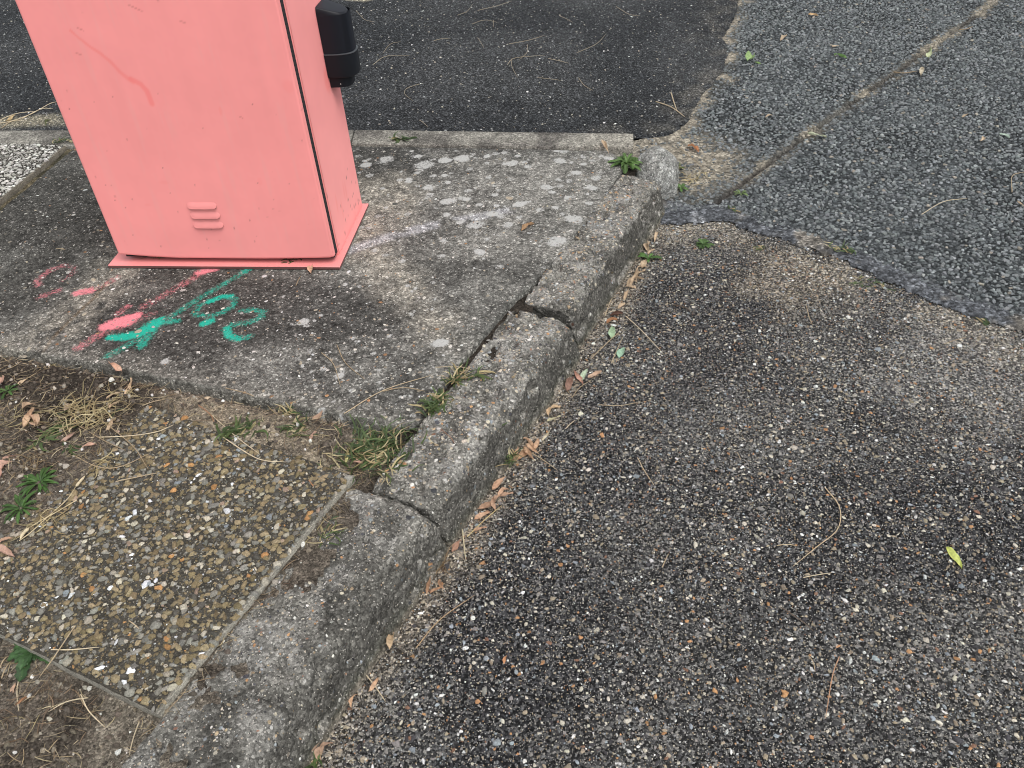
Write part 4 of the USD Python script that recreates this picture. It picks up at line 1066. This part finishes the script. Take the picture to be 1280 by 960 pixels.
needles([[(782, 395), (800, 412), (830, 443)]], "straight straw needle on the road between the kerb crack and the dark twig", "", r=0.0012)
needles([[(1008, 382), (1011, 397), (1016, 407)], [(797, 572), (806, 590), (818, 607)], [(828, 709), (836, 692)], [(971, 682), (995, 682)], [(1004, 722), (1020, 720), (1040, 716)], [(1010, 819), (1016, 829), (1019, 840)], [(747, 506), (775, 508), (801, 502)], [(715, 497), (724, 486), (737, 476)], [(707, 536), (719, 525)], [(921, 565), (926, 575)], [(1180, 430), (1206, 422)]],
        "short pale pine needle lying on the road aggregate", "short pine needles on the road", r=0.0010)
needles([[(1031, 609), (1049, 634), (1047, 662), (1021, 684), (991, 708)]], "longest curved pine needle on the road, bowed to the right", "", r=0.0012)
needles([[(1049, 821), (1040, 847), (1032, 898)]], "reddish jointed pine needle near the front of the road", "", r=0.0012, col=(0.42, 0.25, 0.15))
needles([[(976, 759), (1002, 778), (1017, 789)]], "dark straight twig lying on the road below the long needle", "", category="twig", name="twig", r=0.0014, col=(0.12, 0.09, 0.065))
needles([[(841, 381), (855, 385), (869, 393)]], "dark brown bent twig on the road right of the kerb crack", "", category="twig", name="twig", r=0.0020, col=(0.07, 0.05, 0.035))
needles([[(739, 448), (760, 429), (779, 411)], [(764, 454), (771, 438), (779, 420)], [(664, 566), (678, 575), (697, 588)], [(702, 481), (712, 492)], [(756, 395), (762, 380), (766, 371)]], "thin straw needle lying in the gutter at the kerb foot", "needles in the gutter", r=0.0011)
needles([[(520, 810), (550, 776), (593, 744)]], "long straight needle on the road by the near kerb joint", "", r=0.0011, col=(0.36, 0.25, 0.14))
needles([[(584, 671), (606, 651), (627, 632)]], "yellow straw stem under the leaf row at the kerb foot", "", r=0.0013, col=(0.46, 0.36, 0.18))
needles([[(578, 662), (580, 680), (582, 699)]], "thick pale straw standing upright against the near kerb joint", "", r=0.0017, col=(0.52, 0.45, 0.30))
needles([[(458, 844), (470, 860), (482, 877)]], "straw crossing the dry leaf near the lower end of the kerb", "", r=0.0012)
needles([[(430, 517), (479, 489), (539, 469)], [(479, 489), (505, 486), (531, 489)], [(402, 441), (417, 456), (426, 484)], [(421, 431), (432, 454), (456, 474)], [(70, 311), (82, 312)], [(370, 357), (376, 345)]], "pine needle lying on the grey concrete pad", "pine needles on the pad", r=0.0011)
needles([[(544, 459), (584, 461), (640, 486)]], "pale needle lying across the pad crack onto the kerb", "", r=0.0010)
needles([[(551, 536), (567, 553), (572, 575), (566, 600)]], "brown curved needle lying on top of the middle kerb stone", "", r=0.0010, col=(0.24, 0.13, 0.08))
needles([[(237, 499), (263, 519), (268, 531)]], "reddish brown pine needle at the upper edge of the brown slab", "", r=0.0012, col=(0.36, 0.18, 0.09))
needles([[(386, 600), (412, 634), (450, 656), (484, 668)]], "reddish brown pine needle crossing the right corner of the brown slab", "", r=0.0012, col=(0.36, 0.18, 0.09))
needles([[(265, 519), (295, 546), (325, 568)], [(278, 546), (314, 570), (334, 577), (355, 577)], [(286, 497), (310, 514)], [(282, 485), (314, 494), (334, 508)]], "tan pine needle lying on the sand at the slab's upper edge", "needles on the sandy slab edge", r=0.0012)
needles([[(111, 425), (102, 458), (98, 499)], [(98, 532), (131, 552), (157, 563)], [(120, 520), (165, 557), (185, 586)], [(107, 547), (159, 546), (195, 541), (217, 531)], [(94, 570), (122, 584), (150, 584), (187, 567)], [(145, 602), (170, 598), (197, 591)], [(178, 507), (206, 499)], [(35, 452), (60, 448), (88, 441)], [(45, 436), (55, 446), (75, 452)]], "long tan needle lying around the dry grass clump", "needles around the dry grass clump", r=0.0012)
needles([[(332, 729), (329, 760), (332, 790), (339, 816)]], "thin needle hanging down beside the right edge of the brown slab", "", r=0.0011)
needles([[(161, 776), (174, 786)]], "short pale needle on the middle of the brown slab's lower part", "", r=0.0011)
needles([[(94, 782), (67, 825), (49, 847)], [(64, 812), (90, 813), (124, 809)], [(174, 902), (167, 925), (161, 946)], [(101, 868), (112, 890), (131, 909)], [(36, 825), (22, 859), (26, 907)], [(110, 872), (84, 878), (60, 890)], [(2, 848), (14, 826)], [(0, 835), (10, 820)]], "straw needle on the soil at the slab's near left corner", "needles at the slab's near corner", r=0.0012)

# forked twig on the asphalt
t = holder("twig", U(839, 135, level(839, 135)), label="forked pale twig on the dark asphalt near the lane", category="twig")
base = U(839, 135, level(839, 135))
for nm, pts in (("stem", [(820, 127), (839, 135), (856, 146)]), ("side_shoot", [(839, 116), (842, 127), (846, 138)])):
    v, f, c = needle(pts, r=0.0026, col=(0.44, 0.36, 0.24)); obj(nm, v - base, f, M_straw, t, smooth=True, col=c)


def stalk(pts, head, label, r=0.0010):
    """A grass stalk with a thick pale seed head at its end."""
    t = holder("grass_stalk", label=label, category="grass stalk")
    v, f, c = needle(pts, r=r, col=(0.47, 0.39, 0.24)); obj("stem", v, f, M_straw, t, smooth=True, col=c)
    zz_ = level(*head[0]); w = np.array([U(*q, zz_ + 0.004) for q in head]); path = spline(w, 14); k = np.linspace(0, 1, 14)
    v, f = tube(path, 0.0034 * np.interp(k, [0, 0.2, 0.7, 1], [0.35, 1, 0.8, 0.2]) * (1 + 0.3 * rng.uniform(-1, 1, 14)), 7)
    obj("seed_head", v, f, M_straw, t, smooth=True, col=(0.52, 0.44, 0.29))


stalk([(497, 731), (510, 722), (524, 712), (542, 704), (560, 690)], [(497, 731), (484, 740), (471, 749)], "pale grass stalk with seed head lying over the near kerb stone's edge")
stalk([(24, 676), (40, 665), (62, 645), (84, 625), (95, 608)], [(95, 608), (100, 602), (106, 595)], "bent pale grass stalk crossing the left edge of the brown slab")
stalk([(96, 625), (70, 641), (50, 652), (36, 660)], [(36, 660), (29, 667), (25, 674)], "short grass stalk with drooping seed head at the soil's edge beside the slab")

DRY = [(0.40, 0.25, 0.15), (0.44, 0.30, 0.19), (0.33, 0.19, 0.11), (0.46, 0.36, 0.23), (0.38, 0.21, 0.14)]


def leaf_mesh(L, Wd, curl, bend, fold, seed, pointed=1.0):
    """A leaf lying along x: width profile, rolled about its midrib, arched along its length, with a stalk."""
    r = np.random.default_rng(seed); u = np.linspace(0, 1, 11); w = np.linspace(-1, 1, 7)
    prof = np.sin(math.pi * u ** 0.85) ** 0.75 * (1 - 0.25 * u * pointed)
    gu, gw = np.meshgrid(u, w, indexing="ij")
    th = curl * gw * (0.7 + 0.6 * gu)
    rad = Wd / 2 * prof[:, None]
    y = rad * np.where(np.abs(th) > 1e-4, np.sin(th) / np.where(np.abs(th) > 1e-4, th, 1) * gw, gw)
    z = rad * np.abs(gw) * np.where(np.abs(th) > 1e-4, (1 - np.cos(th)) / np.where(np.abs(th) > 1e-4, np.abs(th), 1), 0) + fold * np.abs(gw) * rad
    x = (gu - 0.5) * L
    z = z + bend * L * (1 - (2 * gu - 1) ** 2) + L * 0.05 * r.normal(0, 1) * np.sin(3 * gu * r.uniform(1, 2)) * gw
    y = y + 0.12 * L * r.normal(0, 1) * (gu - 0.5) ** 2
    v = np.stack([x, y, z], -1)
    v[..., 2] += 0.05 * L * np.sin(gu * r.uniform(5, 9) + gw * r.uniform(1, 4) + r.uniform(0, 6))
    v = v + r.normal(0, 0.018 * L, v.shape) * np.array([0.6, 0.6, 0.8])
    return v.reshape(-1, 3), gridf(11, 7)


def put(v, yaw, pitch, roll, loc):
    def rot(a, i, j):
        m = np.eye(3); m[i, i] = m[j, j] = math.cos(a); m[i, j] = -math.sin(a); m[j, i] = math.sin(a); return m
    v = v @ (rot(yaw, 0, 1) @ rot(pitch, 0, 2) @ rot(roll, 1, 2)).T
    v[:, 2] -= v[:, 2].min() + 0.0015
    return v + loc


def leaf(px, py, pxlen, ang, label, group=None, col=None, name="dry_leaf", cat="leaf", curl=None, wide=0.42, flat=False, z=None):
    """ang: direction in the photograph in degrees (0 right, 90 up)."""
    z0 = level(px, py) if z is None else z
    c0 = U(px, py, z0); c1 = U(px + math.cos(math.radians(ang)) * 10, py - math.sin(math.radians(ang)) * 10, z0)
    yaw = math.atan2(c1[1] - c0[1], c1[0] - c0[0])
    L = pxlen / 10 * np.linalg.norm(c1 - c0); L = min(L, 0.075)
    sd = int(rng.integers(1 << 30))
    cu = rng.uniform(0.9, 2.1) * rng.choice([-1, 1]) if curl is None else curl
    v, f = leaf_mesh(L, L * wide * rng.uniform(0.85, 1.15), cu, rng.uniform(-0.12, 0.2) * (0.2 if flat else 1), rng.uniform(0, 0.5) * (0.1 if flat else 1), sd)
    v = put(v, yaw, rng.normal(0, 0.22 if not flat else 0.05), rng.normal(0, 0.45 if not flat else 0.06), c0)
    c = np.array(col if col is not None else DRY[rng.integers(5)]) * rng.uniform(0.85, 1.15)
    u = np.repeat(np.linspace(0, 1, 11), 7); w = np.tile(np.abs(np.linspace(-1, 1, 7)), 11)
    cc = np.clip(c * (1 + 0.25 * (ns(v, 120, 5) - 0.5))[:, None] * (1.12 - 0.2 * w * u)[:, None], 0, 0.9)
    obj(name, v, f, M_leaf, smooth=True, col=cc, label=label, category=cat, group=group)


def leaves(rows, label, group, **kw):
    for (px, py, l, a), lab in zip(rows, placed(label, [q[:2] for q in rows])):
        leaf(px, py, l, a, lab, group if len(rows) > 1 else None, **kw)


leaves([(806, 330, 13, 60), (800, 341, 15, 20), (793, 352, 16, 45), (788, 360, 14, 0), (812, 310, 11, 80), (799, 348, 13, -10), (783, 371, 12, 60), (820, 297, 11, 70), (796, 344, 12, 80), (803, 334, 12, 10), (790, 355, 14, 20), (777, 383, 11, 30), (814, 316, 10, 20)], "tan dry leaf in the gutter pile below the far kerb stone", "dry leaves in the gutter below the far kerb stone", col=(0.45, 0.34, 0.23))
leaf(770, 394, 18, 20, "dark brown crumpled leaf in the gutter beside the wide kerb crack", col=(0.09, 0.045, 0.03))
leaf(764, 403, 16, 35, "orange brown leaf scrap under the dark leaf by the kerb crack", col=(0.36, 0.18, 0.09))
leaf(722, 473, 18, 130, "pink brown leaf at the kerb foot below the crack", col=(0.40, 0.23, 0.17))
leaf(711, 481, 20, 70, "brown leaf curled against the kerb foot below the crack", col=(0.27, 0.16, 0.12))
leaf(744, 470, 20, 30, "tan rolled leaf end on the road below the crack", col=(0.46, 0.33, 0.24))
leaf(730, 469, 17, 65, "pale grey green leaf strip in the gutter below the crack", col=(0.36, 0.43, 0.31), name="green_leaf", flat=True)
leaf(765, 416, 15, 85, "small pale green leaf in the gutter right of the crack", col=(0.34, 0.46, 0.29), name="green_leaf", flat=True)
leaf(777, 441, 14, 60, "round grey green leaf on the road right of the crack", col=(0.28, 0.42, 0.30), name="green_leaf", flat=True, wide=0.75)
leaf(693, 514, 20, 40, "tan folded dry leaf at the kerb foot above the moss tuft", col=(0.48, 0.34, 0.21))
leaf(692, 523, 18, 20, "narrow pale leaf lying beneath the tan folded leaf", col=(0.46, 0.42, 0.27), wide=0.3)
leaves([(660, 557, 20, -40), (666, 563, 18, -30), (652, 566, 24, 60), (661, 570, 20, -45), (646, 571, 18, 80), (671, 556, 14, 70)], "dry tan leaf heaped at the kerb foot beside the moss tuft", "dry leaves heaped beside the moss tuft", col=(0.47, 0.31, 0.20))
leaf(682, 545, 16, 50, "thin pale leaf curl on the road above the leaf heap", col=(0.47, 0.41, 0.30), wide=0.25)
leaves([(624, 607, 22, 35), (628, 617, 18, 45), (634, 618, 16, 15), (622, 629, 20, 70), (609, 634, 24, 20), (603, 645, 22, 20), (600, 663, 18, 10)], "brown dry leaf in the row along the middle kerb stone's foot", "dry leaves in a row at the middle kerb stone", col=(0.42, 0.27, 0.18))
leaf(571, 684, 20, 60, "reddish brown leaf at the foot of the near kerb joint", col=(0.38, 0.22, 0.15))
leaves([(537, 733, 20, 75), (552, 731, 14, 110), (545, 738, 16, 30)], "brown curled leaf by the root tuft at the kerb foot", "leaves at the root tuft", col=(0.33, 0.20, 0.12))
leaf(490, 802, 28, 80, "large tan leaf standing in the gutter near the lower kerb", col=(0.52, 0.38, 0.24), wide=0.4)
leaf(467, 856, 22, 60, "light brown narrow leaf on the road near the lower kerb", col=(0.46, 0.30, 0.19), wide=0.3)
leaf(444, 876, 20, 65, "orange tan folded leaf beside the lowest kerb foot", col=(0.45, 0.28, 0.17), wide=0.32)
leaf(632, 825, 11, 70, "tiny orange leaf scrap on the open road", col=(0.50, 0.26, 0.13))
leaves([(397, 934, 30, 50), (404, 943, 26, 80), (391, 944, 24, 120), (408, 931, 18, 20)], "crumpled brown leaf heaped in the gutter at the lower picture edge", "leaves heaped at the lower gutter", col=(0.40, 0.27, 0.19))
leaf(145, 460, 18, 150, "pink tan curled leaf under the pad's front edge", col=(0.50, 0.32, 0.23))
leaves([(162, 487, 22, 65), (142, 497, 20, 15), (143, 508, 18, 50), (139, 533, 20, 60)], "pale tan leaf strip right of the dry grass clump", "leaf strips right of the dry grass clump", col=(0.48, 0.36, 0.24), wide=0.28)
leaf(113, 560, 20, 20, "pink brown leaf roll beside pebbles at the slab's upper left", col=(0.48, 0.30, 0.22), wide=0.35)
leaf(86, 549, 22, 20, "greyish pink leaf in the dry grass clump's lower edge", col=(0.42, 0.28, 0.22))
leaves([(38, 511, 22, 0), (37, 525, 26, 50), (49, 535, 14, 80), (42, 528, 18, 130)], "tan crumpled leaf on the soil left of the dry grass clump", "crumpled leaves left of the dry grass clump", col=(0.47, 0.33, 0.22))
leaf(85, 511, 14, 70, "small whitish leaf in the middle of the dry grass", col=(0.52, 0.42, 0.33))
leaves([(7, 583, 26, 30), (14, 573, 22, 10), (2, 592, 20, 60)], "pink brown leaf at the left picture edge above the rosette weeds", "leaves at the left edge above the rosettes", col=(0.46, 0.29, 0.22))
leaf(27, 480, 20, 30, "thin curled tan leaf near the weed at the left edge", col=(0.45, 0.34, 0.22), wide=0.25)
leaf(4, 478, 16, 80, "pinkish leaf beside the small weed at the left edge", col=(0.50, 0.33, 0.25))
leaf(260, 500, 13, 30, "pale notched leaf on the sand at the slab's top", col=(0.48, 0.38, 0.27))
leaf(392, 546, 16, 60, "pink tan leaf between the pad edge and the sand", col=(0.48, 0.30, 0.23), wide=0.35)
leaf(398, 525, 22, 45, "curled tan leaf close under the pad's front edge", col=(0.45, 0.30, 0.21))
leaf(457, 528, 16, 15, "dark red brown leaf at the pad's front corner", col=(0.20, 0.06, 0.035))
leaf(448, 580, 16, -30, "pink leaf scrap in front of the large grass clump", col=(0.50, 0.32, 0.25))
leaf(434, 570, 18, 80, "yellow leaf strip at the left side of the large grass clump", col=(0.46, 0.42, 0.20), wide=0.25, name="yellow_leaf")
leaf(8, 681, 24, 20, "pink tan folded leaf at the slab's left edge", col=(0.50, 0.33, 0.23))
leaf(6, 692, 26, -15, "broad pink brown leaf at the left picture edge under the folded leaf", col=(0.47, 0.31, 0.24))
leaf(372, 684, 16, 50, "brown leaf leaning on the slab's right edge", col=(0.40, 0.25, 0.17))
leaf(28, 876, 20, 40, "orange brown curled leaf on the soil at the lower left", col=(0.40, 0.22, 0.12))
leaf(18, 862, 16, 60, "pale brown leaf scrap on the soil at the lower left", col=(0.40, 0.27, 0.19))
leaf(659, 284, 18, 30, "small brown leaf lying on the lichened pad", col=(0.32, 0.20, 0.11))
leaf(391, 339, 12, 85, "small tan leaf tip at the cabinet's base flange", col=(0.50, 0.33, 0.22))
leaf(867, 186, 16, -30, "orange brown leaf on the sand beside the end stone", col=(0.42, 0.20, 0.10))
leaf(757, 187, 14, -50, "tan leaf tip between edging and pad corner", col=(0.42, 0.32, 0.22))
leaf(1193, 698, 32, -52, "yellow green narrow leaf lying on the open road", col=(0.42, 0.46, 0.13), name="green_leaf", flat=True, curl=0.5, wide=0.34)
leaf(938, 75, 12, 40, "bright green leaf on the chippings near the dark asphalt", col=(0.30, 0.42, 0.18), name="green_leaf", flat=True, wide=0.8)
leaf(947, 79, 8, -20, "smallest green leaf beside the bright green leaf on the chippings", col=(0.26, 0.38, 0.14), name="green_leaf", flat=True)
leaf(1051, 72, 18, -20, "long dark green leaf on the chippings", col=(0.14, 0.24, 0.08), name="green_leaf", flat=True, wide=0.3)
leaf(1021, 170, 24, -10, "pale green crumpled leaf beside the sandy lane joint", col=(0.42, 0.44, 0.31), name="green_leaf", flat=True)
leaf(1256, 170, 14, -20, "pale mint leaf on the chippings at the right edge", col=(0.40, 0.48, 0.40), name="green_leaf", flat=True, wide=0.55)
leaf(1161, 69, 10, 80, "pale yellow green leaf standing by the lane joint", col=(0.42, 0.46, 0.28), name="green_leaf")
leaf(1152, 91, 14, 70, "cream dry leaf by the twig in the lane joint", col=(0.50, 0.44, 0.33))
leaf(1016, 20, 13, 5, "orange tan leaf at the top of the chipped lane", col=(0.46, 0.32, 0.18))
leaves([(980, 49, 9, 30), (961, 146, 9, 10), (1044, 58, 8, 0), (1227, 178, 8, 40), (1206, 145, 8, 20), (1276, 256, 12, -20)], "tiny cream leaf scrap on the grey chippings", "leaf scraps on the chippings", col=(0.48, 0.38, 0.27))
leaf(14, 150, 16, 15, "brown straw coloured leaf at the back edging left of the cabinet", col=(0.42, 0.32, 0.18))
leaf(61, 155, 9, 30, "dark green brown leaf on the left edging stone", col=(0.10, 0.11, 0.05))


# ---- grass tufts and weeds
GREENS = [(0.060, 0.095, 0.030), (0.085, 0.120, 0.042), (0.042, 0.070, 0.024)]
DRYG = [(0.36, 0.30, 0.16), (0.42, 0.36, 0.21), (0.27, 0.21, 0.11)]


def tuft(px, py, n, length, label, dry=0.2, spread=1.0, width=0.0022, flat=0.5, rad=0.006, green=None, stretch=None, name="grass_tuft", cat="grass tuft", group=None, z=None):
    """Blades fanning out of one root; length in metres, flat: 0 upright, 1 lying. stretch: px vector along which the roots run."""
    z0 = level(px, py) if z is None else z; c0 = U(px, py, z0)
    ax = np.zeros(3) if stretch is None else U(px + stretch[0], py + stretch[1], z0) - c0
    V, Fs, C, b = [], [], [], 0
    for i in range(n):
        L = length * rng.uniform(0.45, 1.1); a = rng.uniform(0, 6.28)
        el = (1 - flat) * 1.35 * rng.uniform(0.5, 1.1) + 0.10; k = np.linspace(0, 1, 6)
        th = el - rng.uniform(0.3, 1.3) * spread * k
        dx = np.concatenate([[0], np.cumsum(np.cos(th[:-1]))]) / 5 * L; dz = np.concatenate([[0], np.cumsum(np.sin(th[:-1]))]) / 5 * L
        dz = np.maximum(dz, 0.0008 + 0.001 * rng.random())
        wdt = width * rng.uniform(0.6, 1.3) * np.interp(k, [0, 0.3, 0.8, 1], [0.8, 1.0, 0.6, 0.05])
        root = c0 + ax * rng.uniform(-0.5, 0.5) + np.array([rng.normal(0, rad), rng.normal(0, rad), -0.001])
        a2 = a + np.cumsum(rng.normal(0, 0.05, 6)) + rng.normal(0, 0.5) * k ** 2
        dirv = np.stack([np.cos(a2), np.sin(a2)], -1); side = np.stack([-np.sin(a2), np.cos(a2)], -1)
        mid_ = root + np.column_stack([dx[:, None] * dirv, dz])
        tw = rng.uniform(-0.6, 0.6)
        off = np.column_stack([side * math.cos(tw), np.full(6, math.sin(tw))]) * wdt[:, None]
        V.append(np.stack([mid_ - off, mid_, mid_ + off], 1).reshape(-1, 3) + np.tile([[0, 0, 0], [0, 0, -0.0003], [0, 0, 0]], (6, 1)))
        Fs.append(gridf(6, 3) + b); b += 18
        isdry = rng.random() < dry
        c = np.array(DRYG[rng.integers(3)] if isdry else (green or GREENS)[rng.integers(len(green or GREENS))]) * rng.uniform(0.75, 1.3)
        C.append(np.repeat(c[None] * np.interp(k, [0, 1], [0.8, 1.15])[:, None] if not isdry else np.repeat(c[None], 6, 0), 3, 0))
    obj(name, np.vstack(V), np.vstack(Fs), M_plant, smooth=True, col=np.clip(np.vstack(C), 0, 0.9), label=label, category=cat, group=group)


def rosette(px, py, n, length, label, z=None, wide=0.30, col=(0.06, 0.125, 0.03), el=(0.15, 0.8), name="weed", lobes=0.0):
    """A weed whose leaves spread from one root, each leaf a part."""
    z0 = level(px, py) if z is None else z; c0 = U(px, py, z0)
    t = holder(name, c0, label=label, category="weed")
    for i in range(n):
        a = i * 2.4 + rng.normal(0, 0.25); L = length * rng.uniform(0.6, 1.1) * (1 - 0.35 * i / n); e = el[0] + (el[1] - el[0]) * (i / n) + rng.normal(0, 0.08)
        u = np.linspace(0, 1, 10); w = np.linspace(-1, 1, 5)
        prof = (np.clip(u, 0, 1) ** 0.8 * (1 - u) ** 0.55) * 2.0 + 0.06 * (1 - u)
        if lobes:
            prof = prof * (1 + lobes * np.sin(u * 26))
        gu, gw = np.meshgrid(u, w, indexing="ij")
        th = e - 1.0 * gu ** 1.4 * (0.5 + e)
        x = np.cumsum(np.cos(th), 0) / 10 * L; z = np.cumsum(np.sin(th), 0) / 10 * L
        y = gw * prof[:, None] * L * wide / 2; z = z + 0.35 * np.abs(y) + rng.normal(0, 0.0006, z.shape)
        v = np.stack([x, y, np.maximum(z, 0.001)], -1).reshape(-1, 3)
        ca, sa = math.cos(a), math.sin(a); v = v @ np.array([[ca, sa, 0], [-sa, ca, 0], [0, 0, 1]])
        c = np.array(col) * rng.uniform(0.55, 1.1)
        cc = c[None] * (1 + 0.45 * (np.abs(gw) < 0.2)).reshape(-1, 1) * np.array([1, 1, 1.0])
        obj("leaf", v, gridf(10, 5), M_plant, t, smooth=True, col=cc)


rosette(50, 604, 26, 0.056, "dark green rosette weed above the other, at the slab's left", wide=0.20)
rosette(27, 636, 22, 0.060, "dark green rosette weed with long lower leaves at the left edge", wide=0.19)
rosette(42, 815, 24, 0.060, "dark green weed with lobed leaves at the slab's near left corner", wide=0.45, col=(0.055, 0.115, 0.04), lobes=0.18)
rosette(10, 489, 8, 0.045, "small bright weed at the left picture edge below the pad", wide=0.3)
rosette(783, 206, 60, 0.070, "dense green weed growing at the far kerb stone's corner", z=0.118, wide=0.24, el=(0.15, 1.2), col=(0.10, 0.18, 0.05), lobes=0.12)
rosette(851, 236, 9, 0.036, "small green weed at the foot of the end stone", z=0.012, wide=0.5, col=(0.085, 0.16, 0.045), el=(0.3, 1.1))
rosette(810, 324, 8, 0.042, "bright green weed among leaves below the far kerb stone", wide=0.42, col=(0.085, 0.17, 0.045), el=(0.4, 1.2))
rosette(879, 306, 18, 0.040, "green weed growing where tar strip meets the road", wide=0.4, col=(0.075, 0.14, 0.04), el=(0.2, 0.9))
rosette(926, 243, 9, 0.036, "small yellow green weed at the lower end of the lane joint", wide=0.4, col=(0.12, 0.17, 0.065), el=(0.2, 0.9))
tuft(851, 210, 14, 0.030, "mossy yellow tuft beside the end stone", z=0.012, dry=0.45, green=[(0.14, 0.19, 0.06)])
tuft(866, 222, 22, 0.045, "dry brown grass heap on the sand beside the end stone", z=0.012, dry=1.0, flat=0.7, rad=0.02)
tuft(500, 174, 26, 0.050, "flat green grass tuft in the joint at the back edging", z=0.126, dry=0.1, flat=0.75, width=0.0042, stretch=(24, 0))
tuft(78, 177, 18, 0.045, "small green tuft at the white slab's corner left of the cabinet", z=0.132, dry=0.2, flat=0.7, width=0.003, stretch=(20, -2))
tuft(545, 506, 80, 0.042, "green grass tuft in the pad crack nearest the corner", dry=0.2, flat=0.45, rad=0.010, stretch=(12, -18), width=0.0026)
tuft(572, 473, 44, 0.046, "yellowing grass tuft higher in the pad crack", dry=0.45, flat=0.5, rad=0.008, stretch=(20, -16))
tuft(598, 467, 7, 0.050, "few green blades lying on the kerb by the pad crack", dry=0.1, flat=0.85, width=0.0032)
tuft(466, 562, 280, 0.066, "large mixed green and dry grass clump at the pad's front corner", dry=0.30, flat=0.5, rad=0.030, stretch=(72, -28), width=0.0020)
tuft(480, 585, 36, 0.045, "low grass tuft in front of the large grass clump", dry=0.35, flat=0.6, rad=0.018, stretch=(30, 0))
tuft(296, 538, 46, 0.050, "dark green grass tuft on the sandy slab edge", dry=0.12, flat=0.65, rad=0.012, stretch=(40, -6), width=0.003)
tuft(375, 535, 28, 0.042, "green grass tuft under the pad's front edge", dry=0.3, flat=0.5, rad=0.012, width=0.003)
tuft(356, 518, 32, 0.048, "browned grass tuft close against the pad's front edge", dry=0.75, flat=0.5, rad=0.012)
tuft(407, 672, 40, 0.046, "dry yellow green tuft at the slab's right edge", dry=0.6, flat=0.5, rad=0.010)
tuft(352, 737, 22, 0.030, "dark dead root tuft at the slab's right edge", dry=0.0, flat=0.65, rad=0.008, green=[(0.07, 0.045, 0.03), (0.12, 0.08, 0.05)], width=0.0012)
tuft(550, 706, 26, 0.038, "brown root tuft at the foot of the near kerb joint", dry=0.0, flat=0.5, rad=0.006, green=[(0.13, 0.08, 0.045), (0.22, 0.15, 0.08)], width=0.0012)
tuft(636, 574, 34, 0.045, "green moss tuft growing at the middle kerb stone's foot", dry=0.25, flat=0.3, rad=0.010, width=0.0018, z=0.012)
tuft(621, 534, 10, 0.030, "little green tuft high on the middle kerb stone's face", dry=0.1, flat=0.3, width=0.0018, rad=0.004, z=0.085)
tuft(591, 558, 10, 0.020, "tiny yellow green moss tuft on the middle kerb stone's edge", dry=0.1, flat=0.6, rad=0.005, green=[(0.20, 0.26, 0.06)])
tuft(629, 505, 8, 0.018, "tiny moss tuft on the kerb edge near white pebbles", dry=0.1, flat=0.6, rad=0.005, green=[(0.18, 0.24, 0.06)])
tuft(102, 518, 130, 0.080, "large dry straw grass clump on the soil", dry=0.95, flat=0.62, rad=0.026, stretch=(50, 16), width=0.0013)
tuft(62, 543, 24, 0.070, "green grass blades left of the dry grass clump", dry=0.15, flat=0.8, rad=0.015, width=0.0038, stretch=(40, -10))
tuft(90, 558, 7, 0.055, "broad green blades below the dry grass clump", dry=0.0, flat=0.8, rad=0.01, width=0.005)
tuft(65, 455, 26, 0.040, "yellow grass tuft at the pad's front edge", dry=0.8, flat=0.6, rad=0.010, green=[(0.20, 0.23, 0.08)])
tuft(155, 478, 8, 0.020, "tiny green sprout on the soil before the pad", dry=0.0, flat=0.4)
tuft(5, 445, 6, 0.055, "single broad green blades at the pad's edge far left", dry=0.0, flat=0.9, width=0.005)
tuft(1052, 311, 30, 0.032, "green tuft on the upper edge of the tar strip", dry=0.25, flat=0.6, rad=0.012, stretch=(22, 5))
tuft(1087, 354, 26, 0.032, "flat yellow green tuft below the tar strip", dry=0.45, flat=0.85, rad=0.012, stretch=(40, 12))
tuft(1233, 403, 18, 0.026, "dark green tuft at the right end of the tar strip", dry=0.2, flat=0.6, rad=0.008)
tuft(950, 310, 14, 0.022, "dull olive tuft in the sand along the road edge", dry=0.5, flat=0.7, rad=0.008)
tuft(915, 262, 14, 0.024, "mossy patch in the dirt at the lane joint's foot", dry=0.4, flat=0.8, rad=0.010)
tuft(390, 952, 10, 0.030, "green sprout among the leaves at the lower gutter", dry=0.1, flat=0.5, width=0.003)
tuft(150, 497, 26, 0.060, "thin dry tuft right of the large straw clump", dry=1.0, flat=0.75, rad=0.018, width=0.0011)
tuft(30, 520, 30, 0.055, "thin dry straw tuft among crumpled leaves left of the large straw clump", dry=0.95, flat=0.78, rad=0.02, width=0.0011, stretch=(30, 0))
tuft(130, 575, 22, 0.055, "thin straw tuft lying over the slab's upper left corner", dry=1.0, flat=0.85, rad=0.016, width=0.0011)
tuft(40, 580, 26, 0.050, "dead brown grass tuft just above the rosette weeds", dry=0.0, flat=0.7, rad=0.02, green=[(0.16, 0.11, 0.06), (0.24, 0.18, 0.10), (0.10, 0.07, 0.04)], width=0.0011)
tuft(62, 650, 26, 0.060, "long yellowed straw tuft between the rosettes and the slab", dry=1.0, flat=0.85, rad=0.016, width=0.0013)
tuft(70, 870, 34, 0.045, "dead dark root tuft on the soil below the slab's near left corner", dry=0.0, flat=0.7, rad=0.03, green=[(0.12, 0.08, 0.05), (0.20, 0.14, 0.09), (0.06, 0.045, 0.03)], width=0.0010, stretch=(60, 20))
tuft(15, 905, 26, 0.050, "dead dark root tuft on the soil at the lower left picture edge", dry=0.2, flat=0.75, rad=0.03, green=[(0.12, 0.08, 0.05), (0.20, 0.14, 0.09)], width=0.0010)
tuft(180, 318, 26, 0.030, "dry grass wisps caught under the cabinet door", dry=0.9, flat=0.7, rad=0.008, stretch=(40, 3), width=0.0014, z=PAVE + 0.011)
tuft(366, 326, 10, 0.022, "green sprig under the cabinet door", dry=0.0, flat=0.7, stretch=(14, 0), width=0.0022, z=PAVE + 0.011)
